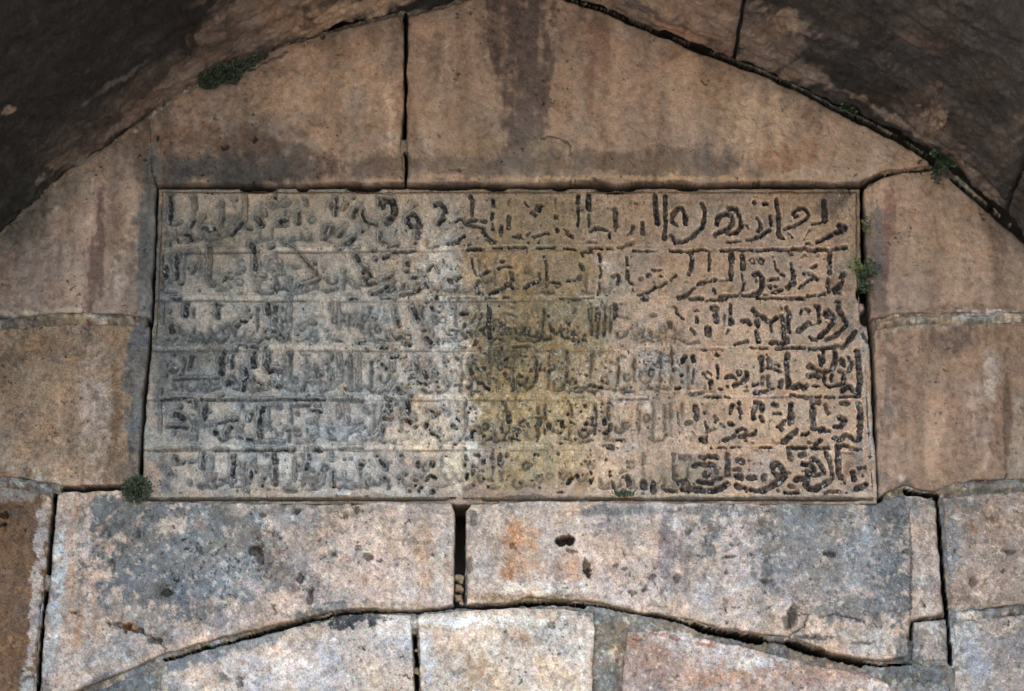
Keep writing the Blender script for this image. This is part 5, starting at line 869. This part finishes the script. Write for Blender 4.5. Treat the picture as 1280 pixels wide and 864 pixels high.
def sprig(parent, base, tip, n, ln, wd, mat, rnd, sag=0.01, nm='foliage'):
    b = Vector(base); t = Vector(tip); pts = []
    for i in range(7):
        f = i / 6; p = b.lerp(t, f); p.z += -sag * 4 * f * (f - 1) * -1 * -1; p.y -= 0.012 * math.sin(math.pi * f * .6); pts.append(tuple(p))
    stem(pts, 0.0012, parent)
    it = []
    for i in range(n):
        f = 0.1 + 0.9 * i / n; q = f * 6; j = min(5, int(q)); p = Vector(pts[j]).lerp(Vector(pts[j + 1]), q - j)
        ax3 = (Vector(pts[j + 1]) - Vector(pts[j])).normalized(); sg_ = 1 if i % 2 else -1
        perp = ax3.cross(Vector((0, -1, 0))).normalized() * sg_
        dr = ax3 * .5 + perp * (0.9 + rnd.gauss(0, .2)) + Vector((rnd.gauss(0, .25), -abs(rnd.gauss(0, .35)), rnd.gauss(0, .25)))
        it.append((p, dr, ln * (1.15 - .5 * f) * rnd.uniform(.8, 1.2), wd * rnd.uniform(.8, 1.2)))
    leaves('leaves', it, mat, parent, rnd)
def wp(u, v, y=0.0):
    x, z = wallpt(u, v)
    # keep the same place on the wall, then come forward
    return Vector((float(x), y, float(z)))
def front(u, v, off=0.01):
    w0 = np.array(wp(u, v)); 
    for i in range(120):
        f = i * 0.0012; p = CAM + (w0 - CAM) * (1 - f)
        if p[2] < np.interp(p[0], ax_, az_) - 0.004: break
    f += off / DIST; return Vector(CAM + (w0 - CAM) * (1 - f))
rnd = random.Random(4)
# round cushion plant at the lower left corner of the tablet
c = wp(173, 615, -0.02); pl = empty('cushion_plant', c, 'round bushy green plant at the lower left corner of the tablet', 'plant')
it = []
for i in range(620):
    a = rnd.uniform(0, 6.283); e = math.acos(rnd.uniform(-1, 1)); r = rnd.uniform(.25, 1) ** .5
    dd = Vector((math.cos(a) * math.sin(e), -abs(math.cos(e)) * .8, math.sin(a) * math.sin(e)))
    p = c + Vector((dd.x * .044, dd.y * .045, dd.z * .042)) * r
    it.append((p, dd + Vector((rnd.gauss(0, .4), rnd.gauss(0, .3), rnd.gauss(0, .4) + .2)), rnd.uniform(.008, .014), rnd.uniform(.004, .006)))
leaves('foliage', it[:360], ML1, pl, rnd); leaves('foliage', it[360:], ML2, pl, rnd)
for i in range(4): stem([tuple(c + Vector((0, .03, 0))), tuple(c + Vector((rnd.uniform(-.02, .02), -.01, rnd.uniform(-.02, .02)))), tuple(c + Vector((rnd.uniform(-.035, .035), -.03, rnd.uniform(-.03, .03))))], .0015, pl)
# moss along the upper left arris
c = wp(285, 92, -0.02); pl = empty('moss_clump', c, 'dark green moss clump on the arris at the upper left', 'moss')
it = []
blobs = [(264, 98, 16, 13), (278, 92, 15, 12), (292, 89, 13, 10), (303, 81, 12, 8), (316, 76, 9, 6), (327, 69, 8, 5), (258, 106, 8, 6), (289, 100, 10, 6)]
for (bu, bv, ru, rv) in blobs:
    for i in range(int(ru * rv * 2.0)):
        a = rnd.uniform(0, 6.283); r = rnd.random() ** .5
        dome = math.sqrt(max(0, 1 - r * r)); p = front(bu + ru * r * math.cos(a), bv + rv * r * math.sin(a), 0.008 + 0.045 * dome * rnd.uniform(.3, 1))
        it.append((p, Vector((rnd.gauss(0, 1), -abs(rnd.gauss(0, .8)), rnd.gauss(0, .8) - .1)), rnd.uniform(.007, .014), rnd.uniform(.004, .007)))
rnd.shuffle(it); leaves('foliage', it[:len(it) // 2], MM, pl, rnd); leaves('foliage', it[len(it) // 2:], ML2, pl, rnd)
# wall plant in the open joint right of the tablet
b0 = wp(1080, 352, 0.0); pl = empty('wall_plant', b0, 'leafy wall plant rooted in the open joint right of the tablet', 'plant')
for (tu, tv, n, mt) in ((1064, 323, 8, ML3), (1056, 338, 9, ML3), (1099, 340, 9, ML2), (1068, 334, 8, ML3), (1090, 334, 9, ML2), (1076, 374, 10, ML2), (1085, 376, 10, ML2), (1083, 330, 6, ML2), (1070, 350, 7, ML2), (1094, 348, 8, ML2), (1073, 342, 7, ML3), (1080, 364, 10, ML2), (1074, 366, 9, ML2)):
    sprig(pl, b0 + Vector((rnd.uniform(-.004, .004), 0, rnd.uniform(-.004, .004))), wp(tu, tv, -0.035), n * 2, .018, .0085, mt, rnd)
b0 = wp(1081, 290, 0.0); pl = empty('small_wall_plant', b0, 'small yellowish sprout in the joint beside the top text line', 'plant')
for (tu, tv) in ((1088, 284), (1076, 283), (1082, 276), (1086, 294), (1078, 292), (1083, 300)): sprig(pl, b0, wp(tu, tv, -0.022), 10, .012, .006, ML3 if rnd.random() < .5 else ML1, rnd)
# fern at the end of the right slope
b0 = wp(1178, 204, -0.02); pl = empty('fern', b0, 'dark fern hanging at the right foot of the pediment', 'fern')
for (tu, tv, n) in ((1164, 196, 12), (1168, 192, 10), (1169, 232, 18), (1166, 226, 16), (1186, 212, 10), (1195, 212, 12), (1176, 216, 12), (1182, 208, 9), (1190, 206, 9)): sprig(pl, b0, front(tu, tv, 0.03), n * 2, .021, .0085, ML2 if rnd.random() < .6 else MM, rnd)
b0 = wp(1056, 138, -0.01); pl = empty('joint_sprout', b0, 'tiny dark green sprout in the joint along the right slope', 'plant')
for (tu, tv) in ((1049, 134), (1051, 141), (1060, 136), (1066, 142), (1057, 143), (1070, 146), (1062, 142)): sprig(pl, b0, front(tu, tv, 0.03), 12, .016, .008, ML2, rnd)
b0 = wp(778, 624, -0.004); pl = empty('grass_tuft', b0, 'small green tuft under the lowest text line', 'grass')
it = []
for i in range(110):
    s_ = rnd.gauss(0, 1); it.append((b0 + Vector((s_ * .016, -0.012 + rnd.uniform(-.008, .008), rnd.uniform(-.002, .01))), Vector((s_ * .35 + rnd.gauss(0, .3), -.4, 1)), rnd.uniform(.01, .024), .0035))
leaves('blades', it, ML1, pl, rnd)

# ------------------------------------------------------------------ pebbles wedged in the open joints
M_PEB = flat_mat('pebble_stone', (0.15, 0.10, 0.055), sc=60); M_PEB2 = flat_mat('pebble_pale', (0.19, 0.14, 0.085), sc=60)
def pebble(u, v, r, y, label, mat, group, q):
    p = wp(u, v, y); import bmesh
    bm = bmesh.new(); bmesh.ops.create_icosphere(bm, subdivisions=3, radius=r * PX)
    rr = random.Random(q)
    ph = [rr.uniform(0, 6) for _ in range(6)]
    for vt in bm.verts:
        c = vt.co.normalized(); f = 1 + .34 * math.sin(4 * c.x + ph[0]) * math.cos(3 * c.z + ph[1]) + .09 * math.sin(7 * c.y + ph[2]) + .05 * math.sin(13 * c.x + 11 * c.z + ph[3])
        vt.co = Vector((vt.co.x * f * rr.choice([1]) * 1.1, vt.co.y * f, vt.co.z * f * .8))
    me = bpy.data.meshes.new('pebble'); bm.to_mesh(me); bm.free(); me.materials.append(mat)
    for pg in me.polygons: pg.use_smooth = True
    o = bpy.data.objects.new('pebble', me); S.collection.objects.link(o); o.location = p; o.rotation_euler = (rr.uniform(0, 1), rr.uniform(0, 1), rr.uniform(0, 1))
    o['label'] = label; o['category'] = 'pebble'; o['group'] = group
G1 = 'pebbles wedged in the black slot'
pebble(573.5, 722, 6.2, .012, 'tan pebble, topmost in the black slot between the lintel blocks', M_PEB2, G1, 1)
pebble(574, 735, 5.6, .012, 'tan pebble in the middle of the black slot', M_PEB, G1, 2)
pebble(573, 746, 5.0, .016, 'brownish pebble, third down in the black slot', M_PEB, G1, 3)
pebble(577, 753, 3.4, .012, 'small pebble at the very foot of the black slot', M_PEB2, G1, 4)
G2 = 'small stones wedged in the crack beside the keystone'
for q, (pv, rr_, tx) in enumerate(((812, 2.2, 'the smaller, upper one'), (838, 4.0, 'the larger, lower one'))):
    pebble(520 + 0.03 * (pv - 800), pv, rr_, .012, 'tiny stone wedged in the crack beside the keystone, ' + tx, M_PEB, G2, 10 + q)
